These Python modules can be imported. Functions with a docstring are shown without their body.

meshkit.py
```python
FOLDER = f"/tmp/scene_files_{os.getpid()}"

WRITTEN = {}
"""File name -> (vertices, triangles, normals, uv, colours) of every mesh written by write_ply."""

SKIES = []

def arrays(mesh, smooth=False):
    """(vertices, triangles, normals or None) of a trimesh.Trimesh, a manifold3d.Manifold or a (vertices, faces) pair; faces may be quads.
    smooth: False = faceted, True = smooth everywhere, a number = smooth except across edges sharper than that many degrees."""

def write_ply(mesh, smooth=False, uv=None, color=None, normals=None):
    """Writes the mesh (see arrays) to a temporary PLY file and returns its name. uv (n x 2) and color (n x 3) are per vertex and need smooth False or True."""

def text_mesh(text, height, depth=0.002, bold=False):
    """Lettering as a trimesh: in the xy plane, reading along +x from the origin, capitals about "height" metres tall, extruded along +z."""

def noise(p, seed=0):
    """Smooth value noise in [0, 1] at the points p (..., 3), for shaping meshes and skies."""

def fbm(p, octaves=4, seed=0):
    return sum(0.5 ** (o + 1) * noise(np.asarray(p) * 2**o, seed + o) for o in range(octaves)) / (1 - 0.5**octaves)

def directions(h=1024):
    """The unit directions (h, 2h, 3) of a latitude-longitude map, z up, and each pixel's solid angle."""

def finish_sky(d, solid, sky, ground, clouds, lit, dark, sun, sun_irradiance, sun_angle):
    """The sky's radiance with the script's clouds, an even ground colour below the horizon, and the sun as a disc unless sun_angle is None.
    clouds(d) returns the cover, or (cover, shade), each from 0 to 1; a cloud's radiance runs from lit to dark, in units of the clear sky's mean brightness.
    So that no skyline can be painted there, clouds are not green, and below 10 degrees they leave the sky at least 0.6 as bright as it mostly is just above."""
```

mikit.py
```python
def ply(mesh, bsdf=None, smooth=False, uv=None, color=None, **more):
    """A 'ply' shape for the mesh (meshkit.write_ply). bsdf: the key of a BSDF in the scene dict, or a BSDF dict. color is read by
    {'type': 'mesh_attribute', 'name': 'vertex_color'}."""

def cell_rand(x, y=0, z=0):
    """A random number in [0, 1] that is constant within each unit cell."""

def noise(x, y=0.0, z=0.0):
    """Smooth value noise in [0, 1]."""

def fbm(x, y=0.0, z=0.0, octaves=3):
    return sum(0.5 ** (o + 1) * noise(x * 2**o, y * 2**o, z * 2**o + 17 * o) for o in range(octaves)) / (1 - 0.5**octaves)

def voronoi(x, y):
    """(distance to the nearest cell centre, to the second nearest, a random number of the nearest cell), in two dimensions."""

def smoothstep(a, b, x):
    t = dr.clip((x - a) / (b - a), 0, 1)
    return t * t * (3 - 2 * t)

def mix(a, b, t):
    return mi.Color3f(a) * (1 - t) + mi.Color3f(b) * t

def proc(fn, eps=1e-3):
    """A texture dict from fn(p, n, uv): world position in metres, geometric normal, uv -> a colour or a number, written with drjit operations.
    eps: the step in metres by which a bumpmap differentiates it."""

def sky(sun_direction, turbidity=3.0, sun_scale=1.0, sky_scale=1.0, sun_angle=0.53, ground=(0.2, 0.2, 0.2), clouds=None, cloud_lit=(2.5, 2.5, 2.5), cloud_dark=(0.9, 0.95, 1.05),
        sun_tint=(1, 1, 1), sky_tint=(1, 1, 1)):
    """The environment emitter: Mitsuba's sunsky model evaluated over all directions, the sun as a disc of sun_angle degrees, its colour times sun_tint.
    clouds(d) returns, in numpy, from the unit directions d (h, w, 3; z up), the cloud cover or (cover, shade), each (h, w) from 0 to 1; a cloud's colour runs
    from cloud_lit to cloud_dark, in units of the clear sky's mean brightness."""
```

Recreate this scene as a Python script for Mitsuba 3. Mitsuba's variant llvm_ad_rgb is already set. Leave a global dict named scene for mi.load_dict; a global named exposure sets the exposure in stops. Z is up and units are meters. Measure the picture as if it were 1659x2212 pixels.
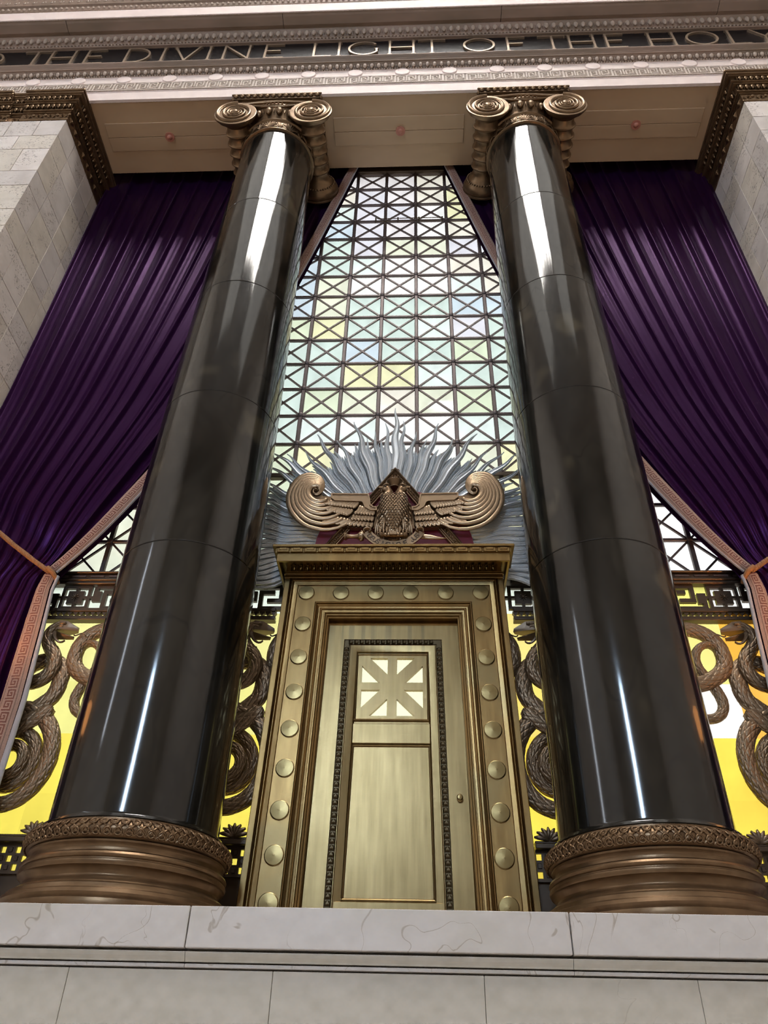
import math, numpy as np, trimesh, mitsuba as mi, mikit, drjit as dr
import manifold3d as m3
import shapely
from shapely.geometry import Polygon, LineString, Point, MultiPolygon
from shapely import affinity
from shapely.ops import unary_union
from scipy.interpolate import CubicSpline
from mikit import noise, fbm, smoothstep, mix, voronoi, cell_rand

# ---------------------------------------------------------------- camera, sky, large lights, exposure
T4 = mi.ScalarTransform4f
scene, labels = {}, {}
exposure = 0.0
CAM = np.array([.191, -5.249, -.75]); F_PX = 1651.8
YAW, PITCH, ROLL = -.0539, .6623, .02828
_f = np.array([math.sin(YAW) * math.cos(PITCH), math.cos(YAW) * math.cos(PITCH), math.sin(PITCH)])
_r = np.array([math.cos(YAW), -math.sin(YAW), 0.]); _u = np.cross(_r, _f)
_up = -math.sin(ROLL) * _r + math.cos(ROLL) * _u
scene['camera'] = {'type': 'perspective', 'fov_axis': 'x', 'fov': 2 * math.degrees(math.atan(829.5 / F_PX)), 'near_clip': .05, 'far_clip': 200.,
                   'to_world': T4().look_at(origin=CAM.tolist(), target=(CAM + _f).tolist(), up=_up.tolist())}
SKY_SCALE, SKYLIGHT, REAR_WIN, SIDE_WIN, LAMP = 7.0, 35.0, 52.0, 8.0, 430.0
def overcast(d):
    n = 0.5 + 0.5 * np.sin(3 * d[..., 0] + 2) * np.cos(2 * d[..., 1])
    return np.ones(d.shape[:2]), 0.25 + 0.2 * n
scene['sky'] = mikit.sky([0.3, 0.8, 0.7], turbidity=4, sun_scale=0.0, sky_scale=SKY_SCALE, ground=(.45, .45, .42), clouds=overcast, cloud_lit=(2.6, 2.6, 2.6), cloud_dark=(1.6, 1.65, 1.7))

# ---------------------------------------------------------------- materials
def M(name, **p):
    bump = p.pop('bump', None)
    b = {'type': 'principled', **{k: ({'type': 'rgb', 'value': list(v)} if isinstance(v, (tuple, list)) else v) for k, v in p.items()}}
    if bump: b = {'type': 'bumpmap', 'bsdf': b, 'texture': mikit.proc(bump[0], eps=bump[2] if len(bump) > 2 else 1e-3), 'scale': bump[1]}
    scene['mat_' + name] = {'type': 'twosided', 'bsdf': b}
    return 'mat_' + name
VC = {'type': 'mesh_attribute', 'name': 'vertex_color'}
def f_granite(p, n, uv):
    a = fbm(p.x * 2.1, p.y * 2.1, p.z * .9, 4)
    w = fbm(p.x * 5 + 3 * a, p.y * 5, p.z * 1.6 + 9, 4)
    vein = smoothstep(.035, .0, dr.abs(fbm(p.x * 1.7 + 7, p.y * 1.7, p.z * .8 + 2 * a, 4) - .5)) * smoothstep(.4, .6, w)
    blot = smoothstep(.66, .8, fbm(p.x * 2.6 + 31, p.y * 2.6, p.z * 1.9 + 5, 3))
    c = mix((.0035, .0035, .0032), (.0155, .014, .0112), smoothstep(.3, .72, w))
    c = mix(c, (.045, .038, .024), blot * .85)
    return mix(c, (.006, .006, .006), vein * .8)
def veins(u, z, f, w, s):
    a = fbm(u * f * .8 + s, z * f * .8, 3. + s, 4)
    return smoothstep(w, .0, dr.abs(fbm(u * f + 3.2 * a, z * f * .45 + 2 * a, s, 5) - .5))
def f_marble(p, n, uv):
    g = smoothstep(.30, .52, fbm(p.x * 1.1 + 3, 3., p.z * 2.1, 3))
    v = veins(p.x, p.z, 4.6, .010, 2.) * g * .75 + veins(p.x, p.z, 2.1, .006, 11.) * .8
    m = fbm(p.x * 16, p.y * 9, p.z * 16, 4)
    c = mix((.54, .51, .485), (.665, .635, .61), m)
    c = mix(c, (.50, .47, .40), smoothstep(.5, .8, fbm(p.x * 2.3 + 4, p.y * 2, p.z * 3, 3)) * .55)
    return mix(c, (.30, .25, .185), dr.clip(v, 0, 1) * .75)
def f_panelmarble(p, n, uv):
    v = veins(p.x, p.z, 2.6, .006, 5.) * smoothstep(.42, .6, fbm(p.x * 1.3 + 5, 3., p.z * 1.7, 2))
    m = fbm(p.x * 18, p.y * 9, p.z * 18, 4)
    c = mix((.475, .445, .375), (.60, .565, .50), m)
    return mix(c, (.29, .25, .18), v * .5)
def trav(lo, hi):
    def f(p, n, uv):
        u = p.x + p.y
        m = fbm(u * 6, p.z * 9, 2., 4)
        pit = smoothstep(.735, .79, noise(u * 62 + 5 * m, p.z * 80, 7.)) * smoothstep(.42, .62, fbm(u * 4, p.z * 5, 4., 3))
        return mix(mix(lo, hi, m), (.24, .21, .18), pit * .7)
    return f
def f_bronze(p, n, uv):
    m = fbm(p.x * 14, p.y * 14, p.z * 14, 3)
    return mix((.125, .076, .042), (.26, .172, .098), m)
def f_brass(p, n, uv):
    m = fbm(p.x * 26, p.y * 8, p.z * 3.0, 4)
    k = fbm(p.x * 3, p.y * 3, p.z * 2.2 + 4, 3)
    c = mix((.175, .104, .040), (.335, .218, .086), m)
    return mix(c, (.225, .158, .070), smoothstep(.45, .7, k))
def f_door(p, n, uv):
    m = fbm(p.x * 45, 1., p.z * 2.6, 3)
    k = fbm(p.x * 5 + 3, 2., p.z * 3.2 + 4, 4)
    c = mix((.165, .113, .047), (.335, .245, .115), m * .6 + .4 * k)
    drip = smoothstep(.62, .75, noise(p.x * 30, 2., 3.)) * smoothstep(1.8, 2.3, p.z) * .45
    return mix(c, (.10, .085, .055), drip)
def f_ent(p, n, uv):
    m = fbm(p.x * 3, p.y * 3, p.z * 5, 4)
    return mix((.64, .535, .49), (.74, .635, .585), m)
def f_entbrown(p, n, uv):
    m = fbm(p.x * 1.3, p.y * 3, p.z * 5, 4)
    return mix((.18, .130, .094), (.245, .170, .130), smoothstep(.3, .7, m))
def f_soffit(p, n, uv):
    m = fbm(p.x * 1.5, p.y * 5, p.z * 5, 4)
    return mix((.40, .272, .165), (.48, .345, .22), m)
def f_band(p, n, uv):   # woven running key on the curtain border, uv = (metres along, 0..1 across)
    a, b = uv.x / .092, uv.y
    gx, gy = mi.UInt32(dr.floor((a - dr.floor(a)) * 8)), dr.floor((b - .27) / .46 * 7)
    m = dr.select(gy == 0, 0b11111101, dr.select(gy == 1, 0b00000101, dr.select(gy == 2, 0b01110101, dr.select(gy == 3, 0b01010101, dr.select(gy == 4, 0b01000101, dr.select(gy == 5, 0b01111101, dr.select(gy == 6, 0b00000001, 0)))))))
    on = dr.select(((mi.UInt32(m) >> gx) & 1) == 1, 1., 0.)
    on = dr.select((gy >= 0) & (gy <= 6), on, 0.)
    line = dr.select(((b > .14) & (b < .18)) | ((b > .82) & (b < .86)), 1., 0.)
    weave = .85 + .3 * noise(uv.x * 420, uv.y * 60, 1.)
    return mix((.155, .065, .05), (.32, .21, .17), dr.clip(on * .0 + (1 - on) * 1.0, 0, 1)) * weave * (1 - .45 * line)
def f_purple(p, n, uv):
    m = fbm(uv.x * 60, uv.y * 9, 2., 3)
    return mix((.0082, .0015, .0110), (.0135, .0026, .0185), m)
M('granite', base_color=mikit.proc(f_granite), roughness=.10, specular=.62)
M('marble', base_color=mikit.proc(f_marble), roughness=.3, specular=.4)
M('panel', base_color=mikit.proc(f_panelmarble), roughness=.35, specular=.4)
for i_, (lo_, hi_) in enumerate((((.53, .475, .43), (.67, .62, .575)), ((.48, .43, .365), (.61, .555, .485)), ((.46, .415, .38), (.58, .535, .50)))):
    M(f'travertine{i_}', base_color=mikit.proc(trav(lo_, hi_)), roughness=.75, specular=.3)
M('mortar', base_color=(.16, .14, .12), roughness=.9, specular=.2)
M('lightmortar', base_color=(.82, .78, .70), roughness=.9, specular=.2)
M('bronze', base_color=mikit.proc(f_bronze), roughness=.36, metallic=.85)
M('darkbronze', base_color=(.085, .062, .045), roughness=.4, metallic=.75)
M('snake', base_color=(.235, .165, .105), roughness=.40, metallic=.7)
M('snakehead', base_color=(.17, .125, .085), roughness=.4, metallic=.75)
M('brass', base_color=mikit.proc(f_brass), roughness=.34, metallic=1.0)
M('stud', base_color=(.27, .20, .088), roughness=.32, metallic=1.0)
M('door', base_color=mikit.proc(f_door), roughness=.33, metallic=.97)
M('rope', base_color=(.085, .063, .03), roughness=.4, metallic=.7)
M('entablature', base_color=mikit.proc(f_ent), roughness=.6, specular=.35)
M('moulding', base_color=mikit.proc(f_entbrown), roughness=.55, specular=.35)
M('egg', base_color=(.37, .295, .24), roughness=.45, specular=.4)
M('keyline', base_color=(.52, .45, .39), roughness=.6, specular=.3)
M('keyground', base_color=(.235, .18, .142), roughness=.6, specular=.3)
M('frieze', base_color=(.006, .005, .006), roughness=.3, specular=.15)
M('letter', base_color=(.34, .26, .19), roughness=.35, metallic=.7)
M('soffit', base_color=mikit.proc(f_soffit), roughness=.5, specular=.4)
M('rosette', base_color=(.42, .17, .12), roughness=.5)
M('velvet', base_color=mikit.proc(f_purple), roughness=.29, specular=.085, spec_tint=.7, sheen=.20, sheen_tint=.9)
M('band', base_color=mikit.proc(f_band), roughness=.8, specular=.2, sheen=.4)
M('lining', base_color=(.36, .345, .37), roughness=.85, specular=.2)
M('cord', base_color=(.28, .135, .058), roughness=.7, specular=.3, sheen=.5)
M('iron', base_color=(.105, .08, .075), roughness=.45, metallic=.35, specular=.4)
M('silver', base_color=(.56, .60, .63), roughness=.45, metallic=.65)
M('enamel', base_color=(.13, .012, .028), roughness=.3, specular=.5)
M('eagle', base_color=mikit.proc(f_bronze), roughness=.34, metallic=.85)
M('wing', base_color=(.30, .21, .13), roughness=.34, metallic=.85)
M('backwall', base_color=(.38, .34, .29), roughness=.7, specular=.2)
M('plaster', base_color=(.66, .60, .54), roughness=.8, specular=.2)
M('floor', base_color=(.50, .45, .40), roughness=.35, specular=.4)
M('shade', base_color=(.7, .4, .2), roughness=.6)
scene['mat_glass'] = {'type': 'principledthin', 'base_color': VC, 'roughness': .6, 'diff_trans': 1.7, 'spec_trans': 0.0, 'eta': 1.3}

# ---------------------------------------------------------------- helpers
def free(key):
    if key not in scene and key not in labels: return key
    n = 1
    while f'{key}_{n:03d}' in scene or f'{key}_{n:03d}' in labels: n += 1
    return f'{key}_{n:03d}'
_cnt = {}
SHIFT = [None]
def fresh(key):
    n = _cnt.get(key, 0); _cnt[key] = n + 1
    return key if n == 0 else f'{key}_{n:03d}'
def thing(name, label, cat, group=None, kind=None):
    key = fresh(name); labels[key] = {'label': label, 'category': cat}
    if group: labels[key]['group'] = group
    if kind: labels[key]['kind'] = kind
    return key
def part(parent, name, mesh, mat, smooth=False, label=None, stuff=False, at=None, **more):
    key = fresh(parent + '__' + name)
    d = mesh if isinstance(mesh, dict) else mikit.ply(mesh, 'mat_' + mat, smooth=smooth, **more)
    if at is None and SHIFT[0] is not None: at = SHIFT[0]
    scene[key] = {**d, 'to_world': at} if at is not None else d
    if label or stuff: labels[key] = {**({'label': label} if label else {}), **({'kind': 'stuff'} if stuff else {})}
    return key
def P(mesh, mat, smooth=False, **k): return mikit.ply(mesh, 'mat_' + mat, smooth=smooth, **k)
def cat(ms): return trimesh.util.concatenate([m for m in ms])
def mesh(v, f): return trimesh.Trimesh(np.asarray(v, float), np.asarray(f, int), process=False)
def hull(pts): return trimesh.convex.convex_hull(np.asarray(pts, float))
def box(x0, x1, y0, y1, z0, z1, c=0.):
    if c <= 0:
        m = trimesh.creation.box((x1 - x0, y1 - y0, z1 - z0)); m.apply_translation(((x0 + x1) / 2, (y0 + y1) / 2, (z0 + z1) / 2)); return m
    pts = []
    for a, b in ((x0, 1), (x1, -1)):
        for e, g in ((y0, 1), (y1, -1)):
            for h, k in ((z0, 1), (z1, -1)):
                pts += [(a + b * c, e + g * c, h), (a + b * c, e, h + k * c), (a, e + g * c, h + k * c)]
    return hull(pts)
def hexa(b, t):   # 8 corner block from two quads
    return hull(list(b) + list(t))
def lathe(prof, n=32, c=(0, 0, 0), axis='z', cap=True):
    pr = np.asarray(prof, float); k = len(pr)
    a = np.arange(n) * 2 * np.pi / n
    v = np.stack([pr[:, 0, None] * np.cos(a), pr[:, 0, None] * np.sin(a), np.repeat(pr[:, 1, None], n, 1)], -1).reshape(-1, 3)
    i, j = np.meshgrid(np.arange(k - 1), np.arange(n), indexing='ij'); j2 = (j + 1) % n
    A, B, C, D = i * n + j, i * n + j2, (i + 1) * n + j2, (i + 1) * n + j
    f = np.concatenate([np.stack([A, B, C], -1).reshape(-1, 3), np.stack([A, C, D], -1).reshape(-1, 3)])
    if cap:
        v = np.vstack([v, [[0, 0, pr[0, 1]], [0, 0, pr[-1, 1]]]]); b0 = len(v) - 2
        r = np.arange(n); r2 = (r + 1) % n
        f = np.vstack([f, np.stack([np.full(n, b0), r2, r], 1), np.stack([np.full(n, b0 + 1), (k - 1) * n + r, (k - 1) * n + r2], 1)])
    if axis == 'y': v = v[:, [0, 2, 1]] * [1, -1, 1]     # profile height runs toward the viewer (-Y)
    if axis == 'x': v = v[:, [2, 0, 1]]
    return mesh(v + np.asarray(c, float), f)
def extr(poly, y, depth):   # plate in the XZ plane, back at y, front at y - depth
    polys = list(poly.geoms) if hasattr(poly, 'geoms') else [poly]
    ms = []
    for g in polys:
        if g.area < 1e-9: continue
        g = shapely.geometry.polygon.orient(g)
        cs = m3.CrossSection([np.asarray(r.coords)[:-1] for r in [g.exterior, *g.interiors]], m3.FillRule.EvenOdd)
        q = m3.Manifold.extrude(cs, depth).to_mesh(); ms.append(mesh(q.vert_properties[:, :3], q.tri_verts))
    m = cat(ms); v = m.vertices
    return mesh(np.stack([v[:, 0], y - v[:, 2], v[:, 1]], 1), m.faces)
def stroke(pts, w, cap='flat', join='mitre'):
    return LineString(pts).buffer(w / 2, cap_style=cap, join_style=join)
def spline(pts, n, closed=False):
    p = np.asarray(pts, float); t = np.r_[0, np.cumsum(np.linalg.norm(np.diff(p, axis=0), axis=1))]
    return CubicSpline(t, p)(np.linspace(0, t[-1], n))
def scale_relief(x, y):
    p, q = x + y * .5, x - y * .5
    dp, dq = np.abs(p - np.round(p)), np.abs(q - np.round(q))
    g = np.exp(-(np.minimum(dp, dq) / .085) ** 2)
    tip = (p - np.floor(p) + (np.ceil(q) - q)) * .5
    return .75 * (1 - g) + .30 * tip + .22 * np.minimum(dp, dq)
def tube(path, rn, rb, n=8, B=(0, -1, 0), uv=None, relief=0.):
    """tube along path; rn = radius in the plane across B, rb = radius along B; arrays or numbers."""
    p = np.asarray(path, float); k = len(p); B = np.asarray(B, float)
    if p.shape[1] == 2: p = np.stack([p[:, 0], np.zeros(k), p[:, 1]], 1)
    t = np.gradient(p, axis=0); t /= np.linalg.norm(t, axis=1, keepdims=True) + 1e-12
    N = np.cross(t, B); N /= np.linalg.norm(N, axis=1, keepdims=True) + 1e-12
    B2 = np.cross(N, t)
    rn, rb = np.broadcast_to(rn, k), np.broadcast_to(rb, k)
    m = n + 1 if uv else n
    a = np.arange(m) * 2 * np.pi / n
    if relief: a = np.linspace(-.22, 1.22, m) * np.pi
    if relief:
        Lr = np.r_[0, np.cumsum(np.linalg.norm(np.diff(p, axis=0), axis=1))]
        g = 1 + relief * (scale_relief(*np.broadcast_arrays(a[None] / (2 * np.pi) * uv[0], Lr[:, None] * uv[1])) - .5) / np.maximum(rn, .02)[:, None]
    else: g = np.ones((k, 1))
    v = p[:, None] + N[:, None] * (g * rn[:, None] * np.cos(a))[..., None] + B2[:, None] * (g * rb[:, None] * np.sin(a))[..., None]
    i, j = np.meshgrid(np.arange(k - 1), np.arange(n), indexing='ij'); j2 = j + 1 if uv else (j + 1) % n
    A, Bq, C, D = i * m + j, i * m + j2, (i + 1) * m + j2, (i + 1) * m + j
    f = np.concatenate([np.stack([A, C, Bq], -1).reshape(-1, 3), np.stack([A, D, C], -1).reshape(-1, 3)])
    v = v.reshape(-1, 3)
    if uv:
        L = np.r_[0, np.cumsum(np.linalg.norm(np.diff(p, axis=0), axis=1))]
        UV = np.stack([np.broadcast_to(np.arange(m) / n * uv[0], (k, m)), np.broadcast_to(L[:, None] * uv[1], (k, m))], -1).reshape(-1, 2)
        return mesh(v, f), UV
    v = np.vstack([v, p[:1], p[-1:]]); q = len(v) - 2; r = np.arange(n); r2 = (r + 1) % n
    f = np.vstack([f, np.stack([np.full(n, q), r, r2], 1), np.stack([np.full(n, q + 1), (k - 1) * n + r2, (k - 1) * n + r], 1)])
    return mesh(v, f)
def mirror(m):
    return mesh(m.vertices * [-1, 1, 1], m.faces[:, ::-1])
def sweep(path, prof, closed=False):
    """mitred sweep: path [(x,z)] in the XZ plane, profile [(u inward, y)]; the inside of the frame lies to the right of the travel direction."""
    p = np.asarray(path, float); k = len(p); pr = np.asarray(prof, float)
    d = np.diff(p, axis=0); d /= np.linalg.norm(d, axis=1, keepdims=True)
    nrm = np.stack([d[:, 1], -d[:, 0]], 1)
    mit = []
    for i in range(k):
        a, b = nrm[max(i - 1, 0)], nrm[min(i, k - 2)]
        s = a + b; s /= np.linalg.norm(s); mit.append(s / (s @ a))
    mit = np.array(mit); q = len(pr)
    v = np.zeros((k, q, 3)); v[..., 0] = p[:, 0, None] + mit[:, 0, None] * pr[:, 0]; v[..., 2] = p[:, 1, None] + mit[:, 1, None] * pr[:, 0]; v[..., 1] = pr[:, 1]
    i, j = np.meshgrid(np.arange(k - 1), np.arange(q - 1), indexing='ij')
    A, B, C, D = i * q + j, i * q + j + 1, (i + 1) * q + j + 1, (i + 1) * q + j
    f = np.concatenate([np.stack([A, B, C], -1).reshape(-1, 3), np.stack([A, C, D], -1).reshape(-1, 3)])
    return mesh(v.reshape(-1, 3), f)
def mould(prof, x0, x1):   # profile [(y,z)] drawn along X
    pr = np.asarray(prof, float); q = len(pr)
    v = np.vstack([np.c_[np.full(q, x0), pr], np.c_[np.full(q, x1), pr]])
    f = []
    for j in range(q):
        j2 = (j + 1) % q; f += [(j, j2, q + j2), (j, q + j2, q + j)]
    from shapely.geometry import Polygon as Pg
    tv, tf = trimesh.creation.triangulate_polygon(Pg(pr), engine='earcut')
    if len(tv) == q:
        f += [tuple(t) for t in tf] + [tuple(q + t[::-1]) for t in tf]
    m = mesh(v, f); trimesh.repair.fix_normals(m); return m
def ring_mould(prof, segs):   # concentric box layers: [(half width, y front, z0, z1)] handled by caller
    return cat([box(-h, h, y, b, z0, z1, c) for h, y, b, z0, z1, c in segs])
_ico = {}
def egg_mesh(rx, ry, rz, sub=1, point=.35):
    s = trimesh.creation.icosphere(sub) if sub not in _ico else _ico[sub].copy(); _ico[sub] = s.copy()
    v = s.vertices.copy(); k = np.clip(-v[:, 2], 0, 1)
    v[:, 0] *= 1 - point * k ** 1.5; v[:, 1] *= 1 - point * k ** 1.5
    return mesh(v * [rx, ry, rz], s.faces)
TR = lambda x, y, z: T4().translate([float(x), float(y), float(z)])
def LO(**k): return dict(k)

# ---------------------------------------------------------------- room shell
def struct(name, label, cat_): return thing(name, label, cat_, kind='structure')
ROOMZ, CEIL = -2.3, 19.0
k = struct('floor', 'room floor in front of the marble plinth', 'floor'); part(k, 'slab', box(-10.2, 10.2, -18.2, -1.0, ROOMZ - .2, ROOMZ), 'floor')
k = struct('ceiling', 'tan soffit with shallow panels above the two dark columns', 'ceiling')
part(k, 'beam', box(-9.9, 9.9, -.905, .04, 9.32, 11.9), 'soffit')
part(k, 'curtain_pocket', box(-9.9, 9.9, .04, .62, 9.78, 11.9), 'darkbronze')
for x0, x1 in ((-3.86, -2.2), (-.86, .83), (2.2, 3.86)):
    for y0, y1 in ((-.635, -.452), (-.448, -.268)):
        part(k, 'panel', box(x0, x1, y0, y1, 9.306, 9.321, .004), 'soffit')
k = struct('wall_back', 'far wall of the hall behind the viewer', 'wall')
for x0, x1, z0, z1 in ((-10.2, -2.75, ROOMZ, 24), (-1.65, 10.2, ROOMZ, 24), (-2.75, -1.65, ROOMZ, 5.2), (-2.75, -1.65, 9.4, 24)):
    part(k, 'masonry', box(x0, x1, -18.4, -18.1, z0, z1), 'backwall')
k = struct('wall_left_side', 'left side wall of the hall', 'wall')
part(k, 'masonry', box(-10.4, -10.1, -18.4, -.9, ROOMZ, 24), 'plaster')
k = struct('wall_right_side', 'right side wall of the hall', 'wall')
part(k, 'masonry', box(10.1, 10.4, -18.4, -.9, ROOMZ, 24), 'plaster')
k = struct('ceiling_vault', 'high ceiling of the hall around its skylight', 'ceiling')
for x0, x1, y0, y1 in ((-10.2, 10.2, -18.4, -9.6), (-10.2, 10.2, -5.2, .6), (-10.2, -2.7, -9.6, -5.2), (2.7, 10.2, -9.6, -5.2)):
    part(k, 'coffer', box(x0, x1, y0, y1, CEIL, CEIL + .2), 'plaster')
def light_window(name, label, quad, radiance, tint, bars):
    k = struct(name, label, 'window')
    v = np.asarray(quad, float)
    scene[k + '__pane'] = mikit.ply(mesh(v, [[0, 1, 2], [0, 2, 3]]), {'type': 'diffuse', 'reflectance': {'type': 'rgb', 'value': .3}}, emitter={'type': 'area', 'radiance': {'type': 'rgb', 'value': [radiance * t for t in tint]}})
    for b in bars: part(k, 'bar', b, 'iron')
light_window('window_7', 'skylight in the high ceiling of the hall', [(-2.7, -9.6, CEIL + .1), (2.7, -9.6, CEIL + .1), (2.7, -5.2, CEIL + .1), (-2.7, -5.2, CEIL + .1)][::-1], SKYLIGHT, (1.03, .985, .93),
             [box(-2.7, 2.7, y - .08, y + .08, CEIL - .02, CEIL + .06) for y in np.arange(-9.0, -5.3, .85)] + [box(x - .08, x + .08, -9.6, -5.2, CEIL - .02, CEIL + .06) for x in (-2.1, -1.05, 0, 1.05, 2.1)])
light_window('window_8', 'tall slim window in the far wall', [(-2.75, -18.2, 5.2), (-1.65, -18.2, 5.2), (-1.65, -18.2, 9.4), (-2.75, -18.2, 9.4)][::-1], REAR_WIN, (.70, .92, 1.2), [])
for n_, x_ in (('window_4', -4.9), ('window_5', 4.9)):
    light_window(n_, f'luminous glass ceiling panel beside the skylight, {"left" if x_ < 0 else "right"}', [(x_ - 1.9, -12, CEIL - .02), (x_ + 1.9, -12, CEIL - .02), (x_ + 1.9, -4.6, CEIL - .02), (x_ - 1.9, -4.6, CEIL - .02)][::-1], 1.15, (1.05, .99, .90), [])
for n_, y_ in (('window_9', -6.7),):
    light_window(n_, 'slim daylight window in the left side wall', [(-10.08, y_, 4.6), (-10.08, y_ + .5, 4.6), (-10.08, y_ + .5, 9), (-10.08, y_, 9)], SIDE_WIN, (.9, .97, 1.08), [])

# ---------------------------------------------------------------- marble plinth and dais
k = struct('wall_plinth', 'pale veined marble plinth under the columns, seen from below', 'wall')
part(k, 'core', box(-10, 10, -1.06, -.92, ROOMZ, -.02), 'mortar')
XS = [-9.2, -6.44, -3.68, -.92, .92, 3.68, 6.44, 9.2]
XS = [-6.44, -4.6, -2.76, -.92, .912, 2.76, 4.6, 6.44]
for a, b in zip(XS[:-1], XS[1:]):
    part(k, 'cap_stone', box(a + .0015, b - .0045, -1.15, -.9, -.168, .012, .003), 'marble')
    m = mould([(-1.085, -.18), (-1.128, -.18), (-1.128, -.186), (-1.122, -.2), (-1.112, -.214), (-1.11, -.221), (-1.085, -.221)], a + .001, b - .001)
    part(k, 'cove_stone', m, 'panel')
    part(k, 'fillet_stone', box(a + .001, b - .001, -1.107, -1.05, -.244, -.228, .002), 'marble')
XP = [-4.4, -3.43, -2.45, -1.473, -.495, .495, 1.473, 2.45, 3.43, 4.4]
for a, b in zip(XP[:-1], XP[1:]):
    part(k, 'wall_slab', box(a + .0012, b - .0012, -1.1, -1.05, -1.6, -.252, .002), 'panel')
k = struct('floor_dais', 'raised floor on which columns and doorway stand', 'floor')
part(k, 'slab', box(-9.9, 9.9, -.95, .9, -.5, 0), 'floor')

# ---------------------------------------------------------------- side piers of travertine with bronze capitals
ZC = [8.82, 8.44, 8.112, 7.61, 7.294, 6.805, 6.484]
z = ZC[-1]
while z > .3:
    z -= .49 if len(ZC) % 2 == 1 else .32
    ZC.append(z)
ZC.append(-.02)
def egg_row(parent, x0, x1, y, z, rx, rz, n, mat='bronze', name='egg', normal='y'):
    e = P(egg_mesh(rx, rx * .8, rz) if normal == 'y' else egg_mesh(rx * .8, rx, rz), mat, True)
    for i in range(n):
        t = x0 + (x1 - x0) * (i + .5) / n
        part(parent, name, e, mat, at=TR(t, y, z) if normal == 'y' else TR(y, t, z))
def darts(x0, x1, y, z, rz, n, w, normal='y', flip=1):
    """shells around the eggs and darts between them, one relief strip"""
    out = []
    p = (x1 - x0) / n
    for i in range(n + 1):
        t = x0 + p * i
        q = hull([(t - w, 0, rz), (t + w, 0, rz), (t - w * .8, -.018, rz * .8), (t + w * .8, -.018, rz * .8), (t, 0, -rz * 1.1), (t, -.012, -rz)])
        out.append(q)
    m = cat(out); v = m.vertices.copy()
    if normal == 'y': v = v + [0, y, z]
    else: v = np.stack([y + flip * v[:, 1], v[:, 0], v[:, 2] + z], 1)
    return mesh(v, m.faces if normal == 'y' else m.faces[:, ::-1])
rt = np.random.default_rng(4)
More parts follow.
